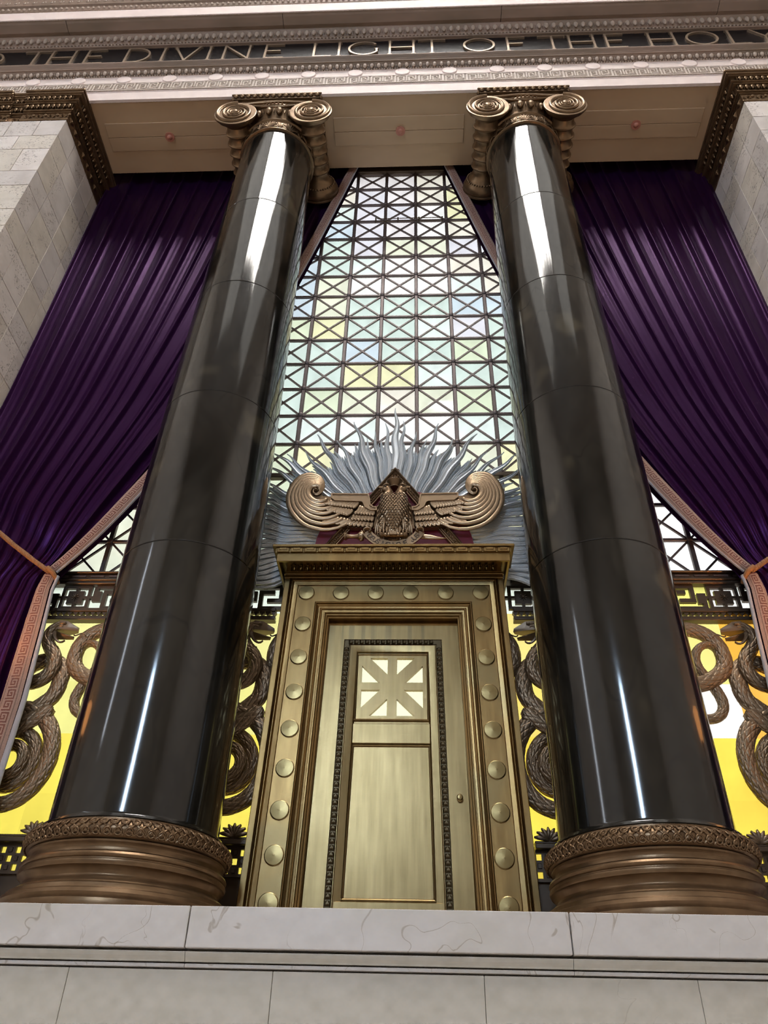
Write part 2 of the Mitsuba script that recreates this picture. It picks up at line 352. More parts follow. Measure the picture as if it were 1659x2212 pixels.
def pier(side, name, word):
    s = 1 if side > 0 else -1
    k = struct(name, f'travertine pier with a gilt bronze capital at the {word} of the photograph', 'wall')
    fx = lambda a, b: (a, b) if s > 0 else (-b, -a)
    X = 4.12
    part(k, 'core', box(*fx(X + .03, 10), -.89, .62, -.02, 9.3), 'mortar')
    for i in range(len(ZC) - 1):
        zt, zb = ZC[i] - .0045, ZC[i + 1] + .0045
        xs = [X, X + (.32 if i % 2 == 0 else .47), X + (.68 if i % 2 == 0 else .62 + .35), X + 1.3, X + 1.9, X + 2.6]
        for a, b in zip(xs[:-1], xs[1:]):
            a2 = a if a == X else a + .0045
            a3 = a + .03 if a == X else a + .0045
            q = lambda x, y, z: (s * x, y, z)
            part(k, 'stone', hull([q(a2, -.92, zb), q(b - .0045, -.92, zb), q(a2, -.92, zt), q(b - .0045, -.92, zt), q(a3, -.88, zb), q(b - .0045, -.88, zb), q(a3, -.88, zt), q(b - .0045, -.88, zt)]), f'travertine{rt.integers(3)}')
        ys = [-.92, -.606 if i % 2 == 0 else -.606, -.228, .06, .30]
        for j, (a, b) in enumerate(zip(ys[:-1], ys[1:])):
            a2 = a if j == 0 else a + .0045
            a3 = a + .03 if j == 0 else a + .0045
            b2 = b - (.0045 if j == 1 else .0045)
            part(k, 'stone', hull([q(X, a2, zb), q(X, b2, zb), q(X, a2, zt), q(X, b2, zt), q(X + .04, a3, zb), q(X + .04, b2, zb), q(X + .04, a3, zt), q(X + .04, b2, zt)]), f'travertine{rt.integers(3)}')
    part(k, 'joint_strip', box(*fx(X + .0015, X + .03), -.2335, -.2235, 0, 8.82), 'lightmortar', label='white joint line')
    # capital: (x out, y front, z0, z1)
    c = fresh(k + '__capital')
    for a, b, d in ((X, X + .60, 0.), (X + .60, X + .76, .035), (X + .76, X + 3.5, 0.)):
        lay = []
        for o, z0, z1, ch in ((.012, 8.82, 8.845, .004), (.02, 8.99, 9.012, .003), (.04, 9.012, 9.03, .004), (.075, 9.135, 9.15, .004), (.10, 9.15, 9.16, .003), (.125, 9.235, 9.25, .004), (.145, 9.25, 9.285, .005), (.16, 9.285, 9.32, .006)):
            lay.append(box(*fx(a - (o if a == X else 0), b), -.92 - o + d, .3 if a == X else -.6, z0, z1, ch))
        lay += [box(*fx(a - (o if a == X else 0), b), -.92 - o + d, .3 if a == X else -.6, z0, z1, 0) for o, z0, z1 in ((.006, 8.845, 8.99), (.035, 9.03, 9.135), (.085, 9.16, 9.235))]
        part(c, 'moulding', cat(lay), 'bronze')
        x0, x1 = fx(a - (.02 if a == X else -.01), min(b, X + 1.5) - .01)
        for yy, zz, rx, rz in ((-.92 - .055 + d, 9.085, .028, .05), (-.92 - .105 + d, 9.198, .027, .042)):
            n = max(2, round(abs(x1 - x0) / .068))
            egg_row(c, x0, x1, yy, zz, rx * .86, rz, n)
            part(c, 'dart', darts(x0, x1, yy + .012, zz, rz, n, .012), 'bronze', stuff=True)
        # leaf frieze
        n = max(1, round(abs(x1 - x0) / .15)); lv = []
        for i in range(n):
            t = x0 + (x1 - x0) * (i + .5) / n
            for an in np.linspace(-1.1, 1.1, 7):
                L = .062 * (1 - .25 * abs(an))
                lv.append(hull([(t + math.sin(an) * .012, -.926 + d, 8.87), (t + math.sin(an) * L + .010, -.94 + d, 8.875 + math.cos(an) * L), (t + math.sin(an) * L - .010, -.94 + d, 8.875 + math.cos(an) * L), (t + math.sin(an) * L * 1.2, -.93 + d, 8.88 + math.cos(an) * L * 1.25), (t + math.sin(an) * L * .6, -.952 + d, 8.88 + math.cos(an) * L * .7)]))
            lv.append(lathe([(.0, -.004), (.016, .0), (.02, .012), (.01, .022), (0, .024)], 8, (t + .07, -.926 + d, 8.93), 'y'))
        part(c, 'leaf_frieze', cat(lv), 'bronze', stuff=True)
    sx = s * X
    for o, zz, rx, rz in ((.055, 9.085, .024, .05), (.105, 9.198, .023, .042)):
        n = 13
        egg_row(c, -.9, .06, s * (X - o), zz, rx, rz, n, normal='x')
        part(c, 'dart', darts(-.9, .06, s * (X - o + .012), zz, rz, n, .012, normal='x', flip=s), 'bronze', stuff=True)
    lv = []
    for i in range(7):
        t = -.85 + i * .145
        for an in np.linspace(-1.1, 1.1, 7):
            L = .062
            lv.append(hull([(s * (X - .006), t + math.sin(an) * .012, 8.87), (s * (X - .02), t + math.sin(an) * L + .01, 8.875 + math.cos(an) * L), (s * (X - .02), t + math.sin(an) * L - .01, 8.875 + math.cos(an) * L), (s * (X - .03), t + math.sin(an) * L * .6, 8.88 + math.cos(an) * L * .7)]))
    part(c, 'leaf_frieze', cat(lv), 'bronze', stuff=True)
pier(-1, 'wall_left', 'left'); pier(1, 'wall_right', 'right')

# ---------------------------------------------------------------- entablature: architrave (trim_1), frieze (trim_2), cornice (trim_3)
k = struct('trim_1', 'cream architrave with painted key pattern and egg moulding over the columns', 'architrave')
XE = 9.0
part(k, 'fascia', mould([(-.9, 9.30), (-.935, 9.30), (-.935, 9.508), (-.945, 9.512), (-.945, 9.522), (-.9, 9.522)], -XE, XE), 'entablature')
part(k, 'key_band', box(-XE, XE, -.948, -.9, 9.527, 9.727), 'keyground')
part(k, 'fascia', mould([(-.9, 9.732), (-.957, 9.732), (-.957, 9.742), (-.95, 9.746), (-.95, 9.888), (-.96, 9.892), (-.96, 9.898), (-.9, 9.898)], -XE, XE), 'entablature')
def key_motif():
    w, h, s = .305, .185, .016
    L = []
    x0, x1, y0, y1 = -.15, -.005, -.09, .09
    L += [stroke([(x0, y0), (x0, y1), (x1, y1), (x1, y0 + .035)], s), stroke([(x0 + .036, y0), (x0 + .036, y1 - .036), (x1 - .036, y1 - .036), (x1 - .036, y0 + .04), (x0 + .07, y0 + .04)], s)]
    L += [affinity.scale(Point(-.077, 0.012).buffer(.011, 2), 1.2, 1)]
    L += [stroke([(x0, y0), (.15, y0)], s), stroke([(x1, y1), (.11, y1), (.11, y0 + .07), (.06, y0 + .07)], s), stroke([(.15, y0), (.15, y1 - .035)], s), stroke([(.15 - .036, y0 + .036), (.025, y0 + .036), (.025, y1 - .036), (.075, y1 - .036), (.075, y1 - .075)], s)]
    return unary_union(L)
km = P(extr(key_motif(), 0, .007), 'keyline')
for i in range(-19, 20): part(k, 'key_motif', km, 'keyline', at=TR(.0975 + i * .3045, -.948, 9.627))
dm = P(lathe([(.096, 0), (.096, .008), (.09, .016), (.082, .018)], 28, axis='y'), 'entablature', 25)
for i in range(-9, 10): part(k, 'roundel', dm, 'entablature', at=TR(.035 + i * .609, -.95, 9.818), label='round disc' if i == 0 else None)
part(k, 'bead', cat([egg_mesh(.011, .011, .009) for _ in range(1)] and [mesh(trimesh.creation.icosphere(0).vertices * [.014, .012, .010] + [x, -.966, 9.905], trimesh.creation.icosphere(0).faces) for x in np.arange(-5.6, 5.6, .034)]), 'egg', stuff=True)
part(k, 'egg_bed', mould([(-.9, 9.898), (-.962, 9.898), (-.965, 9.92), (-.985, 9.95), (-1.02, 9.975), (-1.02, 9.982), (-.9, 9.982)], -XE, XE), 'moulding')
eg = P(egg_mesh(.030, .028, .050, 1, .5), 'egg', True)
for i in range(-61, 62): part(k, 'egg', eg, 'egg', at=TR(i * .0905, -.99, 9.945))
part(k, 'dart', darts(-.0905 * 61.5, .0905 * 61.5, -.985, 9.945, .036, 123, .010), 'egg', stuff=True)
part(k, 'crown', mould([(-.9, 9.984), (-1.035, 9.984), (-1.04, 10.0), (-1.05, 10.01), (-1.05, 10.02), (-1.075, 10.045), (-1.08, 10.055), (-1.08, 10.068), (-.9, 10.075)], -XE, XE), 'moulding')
k = struct('trim_2', 'dark frieze with bronze inscription letters above the egg moulding', 'frieze')
part(k, 'frieze_band', box(-XE, XE, -.925, -.9, 10.06, 10.94), 'frieze')
H, W_ = .42, .03
def glyph(c):
    h = H; S = lambda *p: stroke(p, W_, 'square')
    serif = lambda x, y: stroke([(x - .03, y), (x + .03, y)], .014)
    if c == 'T': return unary_union([S((-.17, h), (.17, h)), S((0, 0), (0, h)), serif(0, 0), stroke([(-.18, h - .03), (-.18, h)], .014), stroke([(.18, h - .03), (.18, h)], .014)]), .34
    if c == 'H': return unary_union([S((-.16, 0), (-.16, h)), S((.16, 0), (.16, h)), S((-.16, h * .5), (.16, h * .5))] + [serif(x, y) for x in (-.16, .16) for y in (0, h)]), .34
    if c in 'EF': return unary_union([S((-.11, 0), (-.11, h)), S((-.11, h), (.12, h)), S((-.11, h * .52), (.08, h * .52))] + ([S((-.11, 0), (.13, 0))] if c == 'E' else [serif(-.11, 0)])), .25
    if c == 'D': return unary_union([S((-.15, 0), (-.15, h)), LineString([(-.15, h)] + [(-.03 + .2 * math.sin(a), h / 2 + h / 2 * math.cos(a)) for a in np.linspace(0, math.pi, 24)] + [(-.15, 0)]).buffer(W_ / 2)]), .34
    if c == 'I': return unary_union([S((0, 0), (0, h)), serif(0, 0), serif(0, h)]), .05
    if c == 'V': return unary_union([S((-.17, h), (0, 0)), S((.17, h), (0, 0)), serif(-.17, h), serif(.17, h)]), .34
    if c == 'N': return unary_union([S((-.17, 0), (-.17, h)), S((.17, 0), (.17, h)), S((-.17, h), (.17, 0)), serif(-.17, 0), serif(.17, h)]), .36
    if c == 'L': return unary_union([S((-.1, 0), (-.1, h)), S((-.1, 0), (.12, 0)), serif(-.1, h)]), .25
    if c == 'O': return Point(0, h / 2).buffer(.215, 24).difference(Point(0, h / 2).buffer(.215 - W_, 24)), .42
    if c == 'G': return unary_union([LineString([(.205 * math.cos(a), h / 2 + .2 * math.sin(a)) for a in np.linspace(.75, 2 * math.pi - .55, 36)]).buffer(W_ / 2), S((.17, h * .26), (.17, h * .45)), serif(.17, h * .47)]), .40
    if c == 'Y': return unary_union([S((0, 0), (0, h * .5)), S((-.16, h), (0, h * .5)), S((.16, h), (0, h * .5)), serif(0, 0)]), .3
GL = {}
for c, x in zip('OTHEDIVINELIGHTOFTHEHOLY', (-5.72, -5.06, -4.68, -4.22, -3.62, -3.26, -2.94, -2.62, -2.24, -1.73, -1.07, -.83, -.49, .02, .43, 1.065, 1.56, 2.05, 2.44, 2.88, 3.50, 4.03, 4.50, 4.86)):
    if c not in GL: GL[c] = P(extr(glyph(c)[0], 0, .028), 'letter')
    part(k, 'letter_' + c.lower(), GL[c], 'letter', at=TR(x, -.925, 10.405))
k = struct('trim_3', 'brown upper cornice with egg-and-dart rows along the top edge', 'cornice')
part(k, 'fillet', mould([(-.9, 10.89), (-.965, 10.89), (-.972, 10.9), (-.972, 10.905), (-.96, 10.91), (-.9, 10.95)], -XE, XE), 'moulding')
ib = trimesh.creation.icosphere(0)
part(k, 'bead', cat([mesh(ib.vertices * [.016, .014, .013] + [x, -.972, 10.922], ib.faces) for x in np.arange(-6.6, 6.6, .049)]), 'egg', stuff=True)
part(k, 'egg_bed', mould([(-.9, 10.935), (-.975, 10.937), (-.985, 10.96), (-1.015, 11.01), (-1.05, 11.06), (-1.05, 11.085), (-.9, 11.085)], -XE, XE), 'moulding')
eg2 = P(egg_mesh(.034, .03, .080, 1, .6), 'egg', True)
for i in range(-60, 61): part(k, 'egg', eg2, 'egg', at=TR(i * .1, -1.012, 11.015))
part(k, 'dart', darts(-6.05, 6.05, -1.005, 11.015, .055, 121, .013), 'moulding', stuff=True)
for a, b in zip([-9, -4.66, -1.62, 1.38, 4.3], [-4.66, -1.62, 1.38, 4.3, 9]):
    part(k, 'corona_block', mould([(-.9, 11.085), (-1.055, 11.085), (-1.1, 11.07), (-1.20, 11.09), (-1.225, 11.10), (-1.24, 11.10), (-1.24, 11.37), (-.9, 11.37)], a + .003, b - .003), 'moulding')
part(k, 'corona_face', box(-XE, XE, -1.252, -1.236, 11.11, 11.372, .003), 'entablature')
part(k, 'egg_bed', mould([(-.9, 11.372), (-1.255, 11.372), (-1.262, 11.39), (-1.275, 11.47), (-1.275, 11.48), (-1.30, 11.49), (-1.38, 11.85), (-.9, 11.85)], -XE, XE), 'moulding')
part(k, 'egg', cat([mesh(ib.vertices * [.022, .02, .034] + [x, -1.272, 11.43], ib.faces) for x in np.arange(-6.8, 6.8, .077)]), 'egg', stuff=True)
sc = [tube(spline([(x - .07, 11.55), (x - .02, 11.60), (x + .03, 11.57), (x + .02, 11.53), (x - .0, 11.55)], 10), .006, .006, 4).apply_translation((0, -1.315, 0)) for x in np.arange(-6.8, 6.8, .13)]
part(k, 'scroll_frieze', cat(sc), 'egg', stuff=True)
for i, (x, nm) in enumerate(((-3.037, 'left of the left column'), (.006, 'midway between the two columns'), (3.034, 'right of the right column'))):
    k = thing('ceiling_rosette', f'small reddish round soffit fixture, {nm}', 'ceiling fixture', 'round fixtures on the soffit')
    part(k, 'base', lathe([(.062, 0), (.062, .012), (.05, .02), (.045, .02)], 24, (x, -.45, 9.287)), 'rosette', 30)
    part(k, 'dome', lathe([(.006, -.022), (.022, -.018), (.034, -.004), (.036, .008)], 20, (x, -.45, 9.287)), 'rosette', 40)

# ---------------------------------------------------------------- columns
CX, CY = 1.545, -.4
def shaft_r(z): return .507 + .028 * z / 10 - .13 * (z / 10) ** 2
def column(x, word):
    k = thing('column', f'polished dark granite column with bronze base and Ionic capital, {word}', 'column')
    c = (x, CY, 0)
    zs = [.487, 2.403, 3.955, 5.494, 7.008, 8.60]
    for a, b in zip(zs[:-1], zs[1:]):
        pr = []
        for zz in np.linspace(a, b, 7): pr.append((float(shaft_r(zz)), float(zz)))
        pr[0] = (pr[0][0] - .004, pr[0][1] + .001); pr.insert(1, (float(shaft_r(a + .006)), a + .006))
        pr[-1] = (pr[-1][0] - .004, pr[-1][1] - .001); pr.insert(-1, (float(shaft_r(b - .006)), b - .006))
        if a < 1: pr = [(.545, .487), (.55, .493), (.545, .505), (.52, .512), (.51, .53)] + pr[2:]
        part(k, 'drum', lathe(pr, 96, c), 'granite', 30)
    # base
    b = fresh(k + '__base')
    R = [(.62, .0), (.655, .005), (.668, .03), (.662, .062), (.648, .068), (.650, .074), (.662, .09), (.655, .108), (.632, .118), (.628, .128), (.625, .140), (.605, .146), (.598, .155), (.592, .162), (.572, .170), (.565, .178), (.556, .19), (.556, .203), (.57, .222), (.578, .232), (.588, .236), (.594, .25), (.592, .262), (.58, .268), (.58, .273), (.590, .279), (.594, .290), (.588, .302), (.566, .308), (.556, .315), (.552, .33), (.556, .345), (.57, .356), (.572, .366)]
    part(b, 'rings', lathe(R, 96, c), 'bronze', 40)
    tor = [(.5, .366)] + [(.552 + .048 * math.cos(t), .418 + .05 * math.sin(t)) for t in np.linspace(-1.45, 1.5, 12)] + [(.545, .478), (.545, .487), (.5, .487)]
    part(b, 'torus', lathe(tor, 96, c), 'bronze', 40)
    n = 64
    def on_torus(phi, t, o=0.): 
        r = .552 + (.048 + o) * math.cos(t); return np.array([x + r * math.cos(phi), CY + r * math.sin(phi), .418 + (.05 + o) * math.sin(t)])
    def frame(phi, t):
        nrm = np.array([math.cos(phi) * math.cos(t), math.sin(phi) * math.cos(t), math.sin(t)])
        tp = np.array([-math.sin(phi), math.cos(phi), 0]); return np.cross(nrm, tp), tp, nrm
    for row, t in enumerate((-.35, .72)):
        for i in range(n):
            phi = (i + .5 * row) * 2 * math.pi / n
            e1, e2, e3 = frame(phi, t); o = on_torus(phi, t, .001)
            mat = np.eye(4); mat[:3, 0], mat[:3, 1], mat[:3, 2], mat[:3, 3] = e2, e1, e3, o
            part(b, 'scroll', SCROLL, 'bronze', at=T4(mat))
    ws = []
    for s0 in (0, 1):
        for i in range(n):
            ph = np.linspace(0, 1, 12)
            pts = [on_torus((i + .5 + u * 1.5 * (1 if s0 else -1)) * 2 * math.pi / n, -.75 + u * 1.9, .003) for u in ph]
            B = frame((i + .5) * 2 * math.pi / n, .1)[2]
            ws.append(tube(pts, .0062, .0055, 5, B=B))
    part(b, 'interlace', cat(ws), 'bronze', stuff=True)
    # capital
    cp = fresh(k + '__capital')
    part(cp, 'neck', lathe([(.40, 8.60), (.452, 8.602), (.462, 8.61), (.462, 8.622), (.45, 8.63), (.448, 8.80), (.455, 8.806), (.47, 8.812), (.475, 8.822), (.47, 8.832), (.46, 8.836), (.462, 8.86), (.48, 8.92), (.515, 8.99), (.53, 9.03), (.53, 9.05), (.54, 9.056), (.54, 9.07), (.48, 9.08)], 64, c), 'bronze', 40)
    for i in range(24):
        a = (i + .5) * 2 * math.pi / 24
        part(cp, 'egg', EGG_CAP, 'bronze', at=T4().translate([x + .505 * math.cos(a), CY + .505 * math.sin(a), 8.95]).rotate([0, 0, 1], math.degrees(a) + 90))
    dl = []
    for i in range(24):
        a = i * 2 * math.pi / 24
        m = hull([(-.012, 0, .07), (.012, 0, .07), (0, 0, -.075), (-.008, -.02, .06), (.008, -.02, .06), (0, -.012, -.06)])
        m.apply_transform(trimesh.transformations.rotation_matrix(a + math.pi / 2, (0, 0, 1))); m.apply_translation((x + .50 * math.cos(a), CY + .50 * math.sin(a), 8.955)); dl.append(m)
    for i in range(72):
        a = i * 2 * math.pi / 72; m = mesh(ICO0.vertices * .013 + [x + .545 * math.cos(a), CY + .545 * math.sin(a), 9.063], ICO0.faces); dl.append(m)
    part(cp, 'dart', cat(dl), 'bronze', stuff=True)
    for i in range(22):
        a = (i + .25) * 2 * math.pi / 22
        part(cp, 'palmette', PALM[i % 2], 'bronze', at=T4().translate([x + .447 * math.cos(a), CY + .447 * math.sin(a), 8.64]).rotate([0, 0, 1], math.degrees(a) + 90))
    part(cp, 'cushion', cat([box(x - .45, x + .45, -.90, .1, 9.08, 9.235, .01)]), 'bronze')
    for sy, y0 in ((1, -.905), (-1, .105)):
        for sx in (-1, 1):
            vm = VOL if sx < 0 else VOLM
            at_ = T4().translate([x + sx * .465, y0, 8.855])
            part(cp, 'volute', vm if sy > 0 else (VOLM if sx < 0 else VOL), 'bronze', at=at_ if sy > 0 else at_ @ T4().rotate([0, 0, 1], 180))
        if sy > 0:
            rails = []
            for zt, dz, rr in ((9.118, .055, .018), (9.098, .045, .008), (9.078, -.048, .012), (9.058, -.052, .007)):
                rails.append(tube([(x + u, y0 - .014, zt + dz * math.cos(u / .47 * math.pi / 2) ** 2) for u in np.linspace(-.47, .47, 25)], rr, .014, 8))
            rails.append(box(x - .47, x + .47, y0 - .006, y0 + .06, 9.03, 9.125))
            part(cp, 'channel', cat(rails), 'bronze', 30)
    for sx in (-1, 1):
        prof = [(.0, 0)] + [(.235, .0), (.225, .04), (.17, .075), (.145, .10)]
        yb = .10
        for q in range(6):
            y1 = .115 + q * .125
            prof += [(.128, y1), (.136, y1 + .04), (.150, y1 + .078), (.162, y1 + .085), (.164, y1 + .094), (.158, y1 + .102), (.134, y1 + .108)]
        prof = [(r, y) for r, y in prof if y < .80] + [(.15, .82), (.18, .85), (.19, .87), (.235, .92), (.255, .965), (.255, 1.0), (0, 1.0)]
        part(cp, 'bolster', lathe([(r, -y) for r, y in prof][::-1], 28, (x + sx * .465, -.9, 8.855), 'y'), 'bronze', 40)
        part(cp, 'bead', cat([mesh(ICO0.vertices * .014 + [x + sx * .465 + .205 * math.cos(a), -.02, 8.855 + .205 * math.sin(a)], ICO0.faces) for a in np.arange(0, 6.28, .17)]), 'bronze', stuff=True)
    part(cp, 'abacus', cat([box(x - .545, x + .545, CY - .53, CY + .53, 9.235, 9.25, .004), box(x - .535, x + .535, CY - .52, CY + .52, 9.25, 9.30, 0), box(x - .57, x + .57, CY - .555, CY + .555, 9.30, 9.319, .006)]), 'bronze')
    for i in range(14):
        part(cp, 'abacus_leaf', EGG_ABA, 'bronze', at=TR(x - .555 + (i + .5) * 1.11 / 14, CY - .54, 9.277))
    for sx in (-1, 1):
        for i in range(12):
            part(cp, 'abacus_leaf', EGG_ABA, 'bronze', at=T4().translate([x + sx * .555, -.9 + i * .085, 9.277]).rotate([0, 0, 1], 90))
ICO0 = trimesh.creation.icosphere(0)
_rg = tube([(.0195 * math.cos(a), .0195 * math.sin(a), .002) for a in np.linspace(0, 2 * math.pi, 15)], .0058, .0062, 5, B=(0, 0, 1))
_bd = mesh(ICO0.vertices * .0092, ICO0.faces)
SCROLL = P(cat([_rg, _bd]), 'bronze', True)
EGG_CAP = P(egg_mesh(.044, .040, .072), 'bronze', True)
EGG_ABA = P(egg_mesh(.03, .022, .030, 1, .6), 'bronze', True)
def palm(n, w, h):
    out = []
    for an in np.linspace(-w, w, n):
        L = h * (1 - .35 * (abs(an) / w) ** 2)
        p = [(0 + .01 * an, -.004, 0), (math.sin(an) * L * .5, -.016, math.cos(an) * L * .5 + .004), (math.sin(an) * L, -.012, math.cos(an) * L)]
        out.append(tube(spline(p, 5), np.array([.003, .007, .009, .008, .003]), .005, 5))
    return cat(out + [mesh(ICO0.vertices * .014 + [0, -.006, .0], ICO0.faces)])
PALM = [P(palm(9, 1.25, .145), 'bronze', True), P(palm(5, .8, .125), 'bronze', True)]
def volute_mesh(s):
    ms = [lathe([(.258, 0), (.262, .01), (.262, .025), (.25, .03), (0, .03)], 48, axis='y')]
    th = np.linspace(0, 4.25 * 2 * math.pi, 190)
    r = .248 * np.exp(-th / (2 * math.pi) * .42)
    a = math.pi / 2 - s * th
    pts = np.stack([r * np.cos(a), -.03 - .02 * (1 - r / .25), r * np.sin(a)], 1)
    ms.append(tube(pts, np.maximum(r * .105, .006), np.maximum(r * .10, .007), 8))
    pts2 = np.stack([r * .90 * np.cos(a), -.03 - .02 * (1 - r / .25), r * .90 * np.sin(a)], 1)
    ms.append(tube(pts2, np.maximum(r * .035, .003), np.maximum(r * .045, .004), 5))
    ms.append(lathe([(.05, 0), (.05, .04), (.04, .05), (.03, .062), (0, .068)], 20, (0, -.0, 0), axis='y'))
    m = cat(ms); m.vertices[:, 2] *= 1.06
    return m
VOL = P(volute_mesh(-1), 'bronze', 35); VOLM = P(volute_mesh(1), 'bronze', 35)
column(-CX, 'left of the doorway'); column(CX, 'right of the doorway')

# ---------------------------------------------------------------- bronze doorway: casing with studs, cornice, leaf
k = thing('door_frame', 'golden bronze doorway casing with round studs and a projecting cornice, between the columns', 'door frame')
Wb, Wt, Zt = .9485, .8815, 2.70
prof = [(0, .26), (0, -.03), (.004, -.034), (.040, -.034), (.044, -.03), (.046, -.012), (.052, -.022), (.058, -.012), (.062, -.012), (.068, -.022), (.074, -.012), (.078, -.016), (.108, -.010), (.112, 0), (.262, 0), (.264, -.012), (.270, -.016), (.276, -.012), (.279, .004), (.296, .020), (.306, .022), (.309, .012), (.315, .008), (.322, .012), (.326, .022), (.340, .024), (.344, .014), (.350, .014), (.354, .03), (.366, .034), (.369, .05), (.380, .055), (.383, .125), (.40, .125), (.40, .26)]
part(k, 'casing', sweep([(-Wb, -.0), (-Wt, Zt), (Wt, Zt), (Wb, -.0)], prof), 'brass', 25)
stud = P(lathe([(.066, -.004), (.066, .004), (.0625, .006), (.0622, .012), (.0595, .0134), (.045, .0143), (.03, .0152), (.006, .0166), (.004, .0178), (0, .0178)], 40, axis='y'), 'stud', 18)
for i in range(9):
    for s in (-1, 1): part(k, 'stud', stud, 'stud', at=TR(s * (.70 + .0061 * i), 0, 2.52 - .2846 * i))
for i in range(1, 5): part(k, 'stud', stud, 'stud', at=TR(-.70 + .28 * i, 0, 2.52))
c = fresh(k + '__cornice')
part(c, 'moulding', cat([box(-h, h, y, .3, a, b, q) for h, y, a, b, q in ((.885, -.045, 2.64, 2.668, .003), (.892, -.055, 2.668, 2.682, .003), (.872, -.072, 2.682, 2.74, 0), (.90, -.12, 2.742, 2.75, .002), (.927, -.245, 2.665, 2.738, .003), (.945, -.25, 2.738, 2.748, .002), (.95, -.25, 2.748, 2.792, 0), (.968, -.272, 2.792, 2.815, .003))][:4] + [box(-.927, .927, -.245, -.225, 2.668, 2.738, .003), box(-.927, -.905, -.235, .28, 2.668, 2.738, .003), box(.905, .927, -.235, .28, 2.668, 2.738, .003), box(-.927, .927, -.24, .29, 2.735, 2.75, .002), box(-.94, .94, -.25, .29, 2.748, 2.792, 0), box(-.966, .966, -.272, .29, 2.792, 2.815, .003)]), 'brass')
e = P(egg_mesh(.0145, .018, .026, 1, .3), 'stud', True)
for i in range(31): part(c, 'egg', e, 'stud', at=TR(-.805 + i * 1.61 / 30, -.092, 2.708))
part(c, 'dart', darts(-.805 - .0268, .805 + .0268, -.072, 2.708, .026, 31, .006), 'brass', stuff=True)
bl = P(cat([box(-.049, .049, -.012, 0, -.021, .019, .004), box(-.03, .03, -.017, -.01, -.004, .016, .002)]), 'brass')
for i in range(17): part(c, 'block', bl, 'brass', at=TR(-.88 + i * 1.76 / 16, -.25, 2.769))
k = struct('door_1', 'tall bronze door with a star-barred square window and a round knob', 'door')
def trap(z): return .566 - .0188 * z
part(k, 'leaf', extr(Polygon([(-trap(-.0), 0.0), (trap(0), 0), (trap(2.31), 2.31), (-trap(2.31), 2.31)]).difference(shapely.box(-.272, 1.502, .272, 2.03)), .16, .04), 'door')
part(k, 'jamb_cove', sweep([(-.566, 0), (-.523, 2.30), (.523, 2.30), (.566, 0)], [(-.01, .121), (.0, .108), (.01, .121)]), 'brass')
# carved border in a dark channel
part(k, 'channel', sweep([(-.419, .0), (-.384, 2.165), (.384, 2.165), (.419, .0)], [(0, .121), (.002, .112), (.006, .118), (.008, .1185), (.042, .1185), (.044, .112), (.048, .121)]), 'rope')
lf = hull([(-.018, 0, -.017), (.018, 0, -.017), (.012, -.014, -.004), (-.012, -.014, -.004), (0, -.012, .018), (-.016, 0, .014), (.016, 0, .014)])
ls = []
for s in (-1, 1):
    for z in np.arange(.02, 2.12, .042):
        m = lf.copy(); m.apply_translation((s * (.419 - .0162 * z - .025), .118, z)); ls.append(m)
for x in np.arange(-.33, .331, .042):
    m = lf.copy(); m.apply_transform(trimesh.transformations.rotation_matrix(math.pi / 2, (0, 1, 0))); m.apply_translation((x, .118, 2.14)); ls.append(m)
part(k, 'leaf_border', cat(ls), 'rope', stuff=True)
bev = [(0, .12), (.0, .106), (.006, .103), (.056, .112), (.060, .118), (.064, .112), (.070, .122)]
part(k, 'inner_frame', sweep([(-.366, .0), (-.334, 2.112), (.334, 2.112), (.366, .0)], bev), 'door', 20)
part(k, 'mid_rail', box(-.283, .283, .100, .125, 1.318, 1.468, .004), 'door')
part(k, 'lower_panel', extr(Polygon([(-.297, .3), (.297, .3), (.279, 1.3), (-.279, 1.3)]), .125, .008), 'door')
part(k, 'panel_moulding', sweep([(-.305, .29), (-.283, 1.312), (.283, 1.312), (.305, .29), (-.305, .29)], [(0, .12), (0, .108), (.006, .104), (.012, .108), (.018, .12)]), 'door', 20)
part(k, 'bottom_rail', box(-.36, .36, .104, .125, .06, .285, .004), 'door')
sq = shapely.box(-.272, 1.502, .272, 2.022)
star = shapely.box(-.232, 1.528, .232, 1.996)
bars = unary_union([shapely.box(-.036, 1.5, .036, 2.02), shapely.box(-.25, 1.733, .25, 1.793), stroke([(-.26, 1.498), (.26, 2.022)], .088), stroke([(.26, 1.498), (-.26, 2.022)], .088)])
part(k, 'star_grille', extr(unary_union([sq.difference(star), bars.intersection(sq)]), .135, .03), 'door', label='square grille of eight-pointed star bars')
part(k, 'grille_moulding', sweep([(-.276, 1.492), (-.276, 2.03), (.276, 2.03), (.276, 1.492), (-.276, 1.492)], [(0, .12), (0, .102), (.008, .098), (.014, .106), (.016, .118)]), 'door', 20)
part(k, 'knob', lathe([(.022, 0), (.022, .006), (.012, .01), (.012, .02), (.02, .026), (.022, .034), (.016, .042), (0, .044)], 20, (.478, .122, .94), 'y'), 'stud', 35, label='round knob')
gl = star.difference(bars)
def _pane(poly, y, col):
    v, f = trimesh.creation.triangulate_polygon(poly, engine='earcut')
    V = np.stack([v[:, 0], np.full(len(v), y), v[:, 1]], 1)
    return mikit.ply(mesh(V, f), 'mat_glass', color=np.tile(np.asarray(col, float), (len(V), 1)))
import meshkit
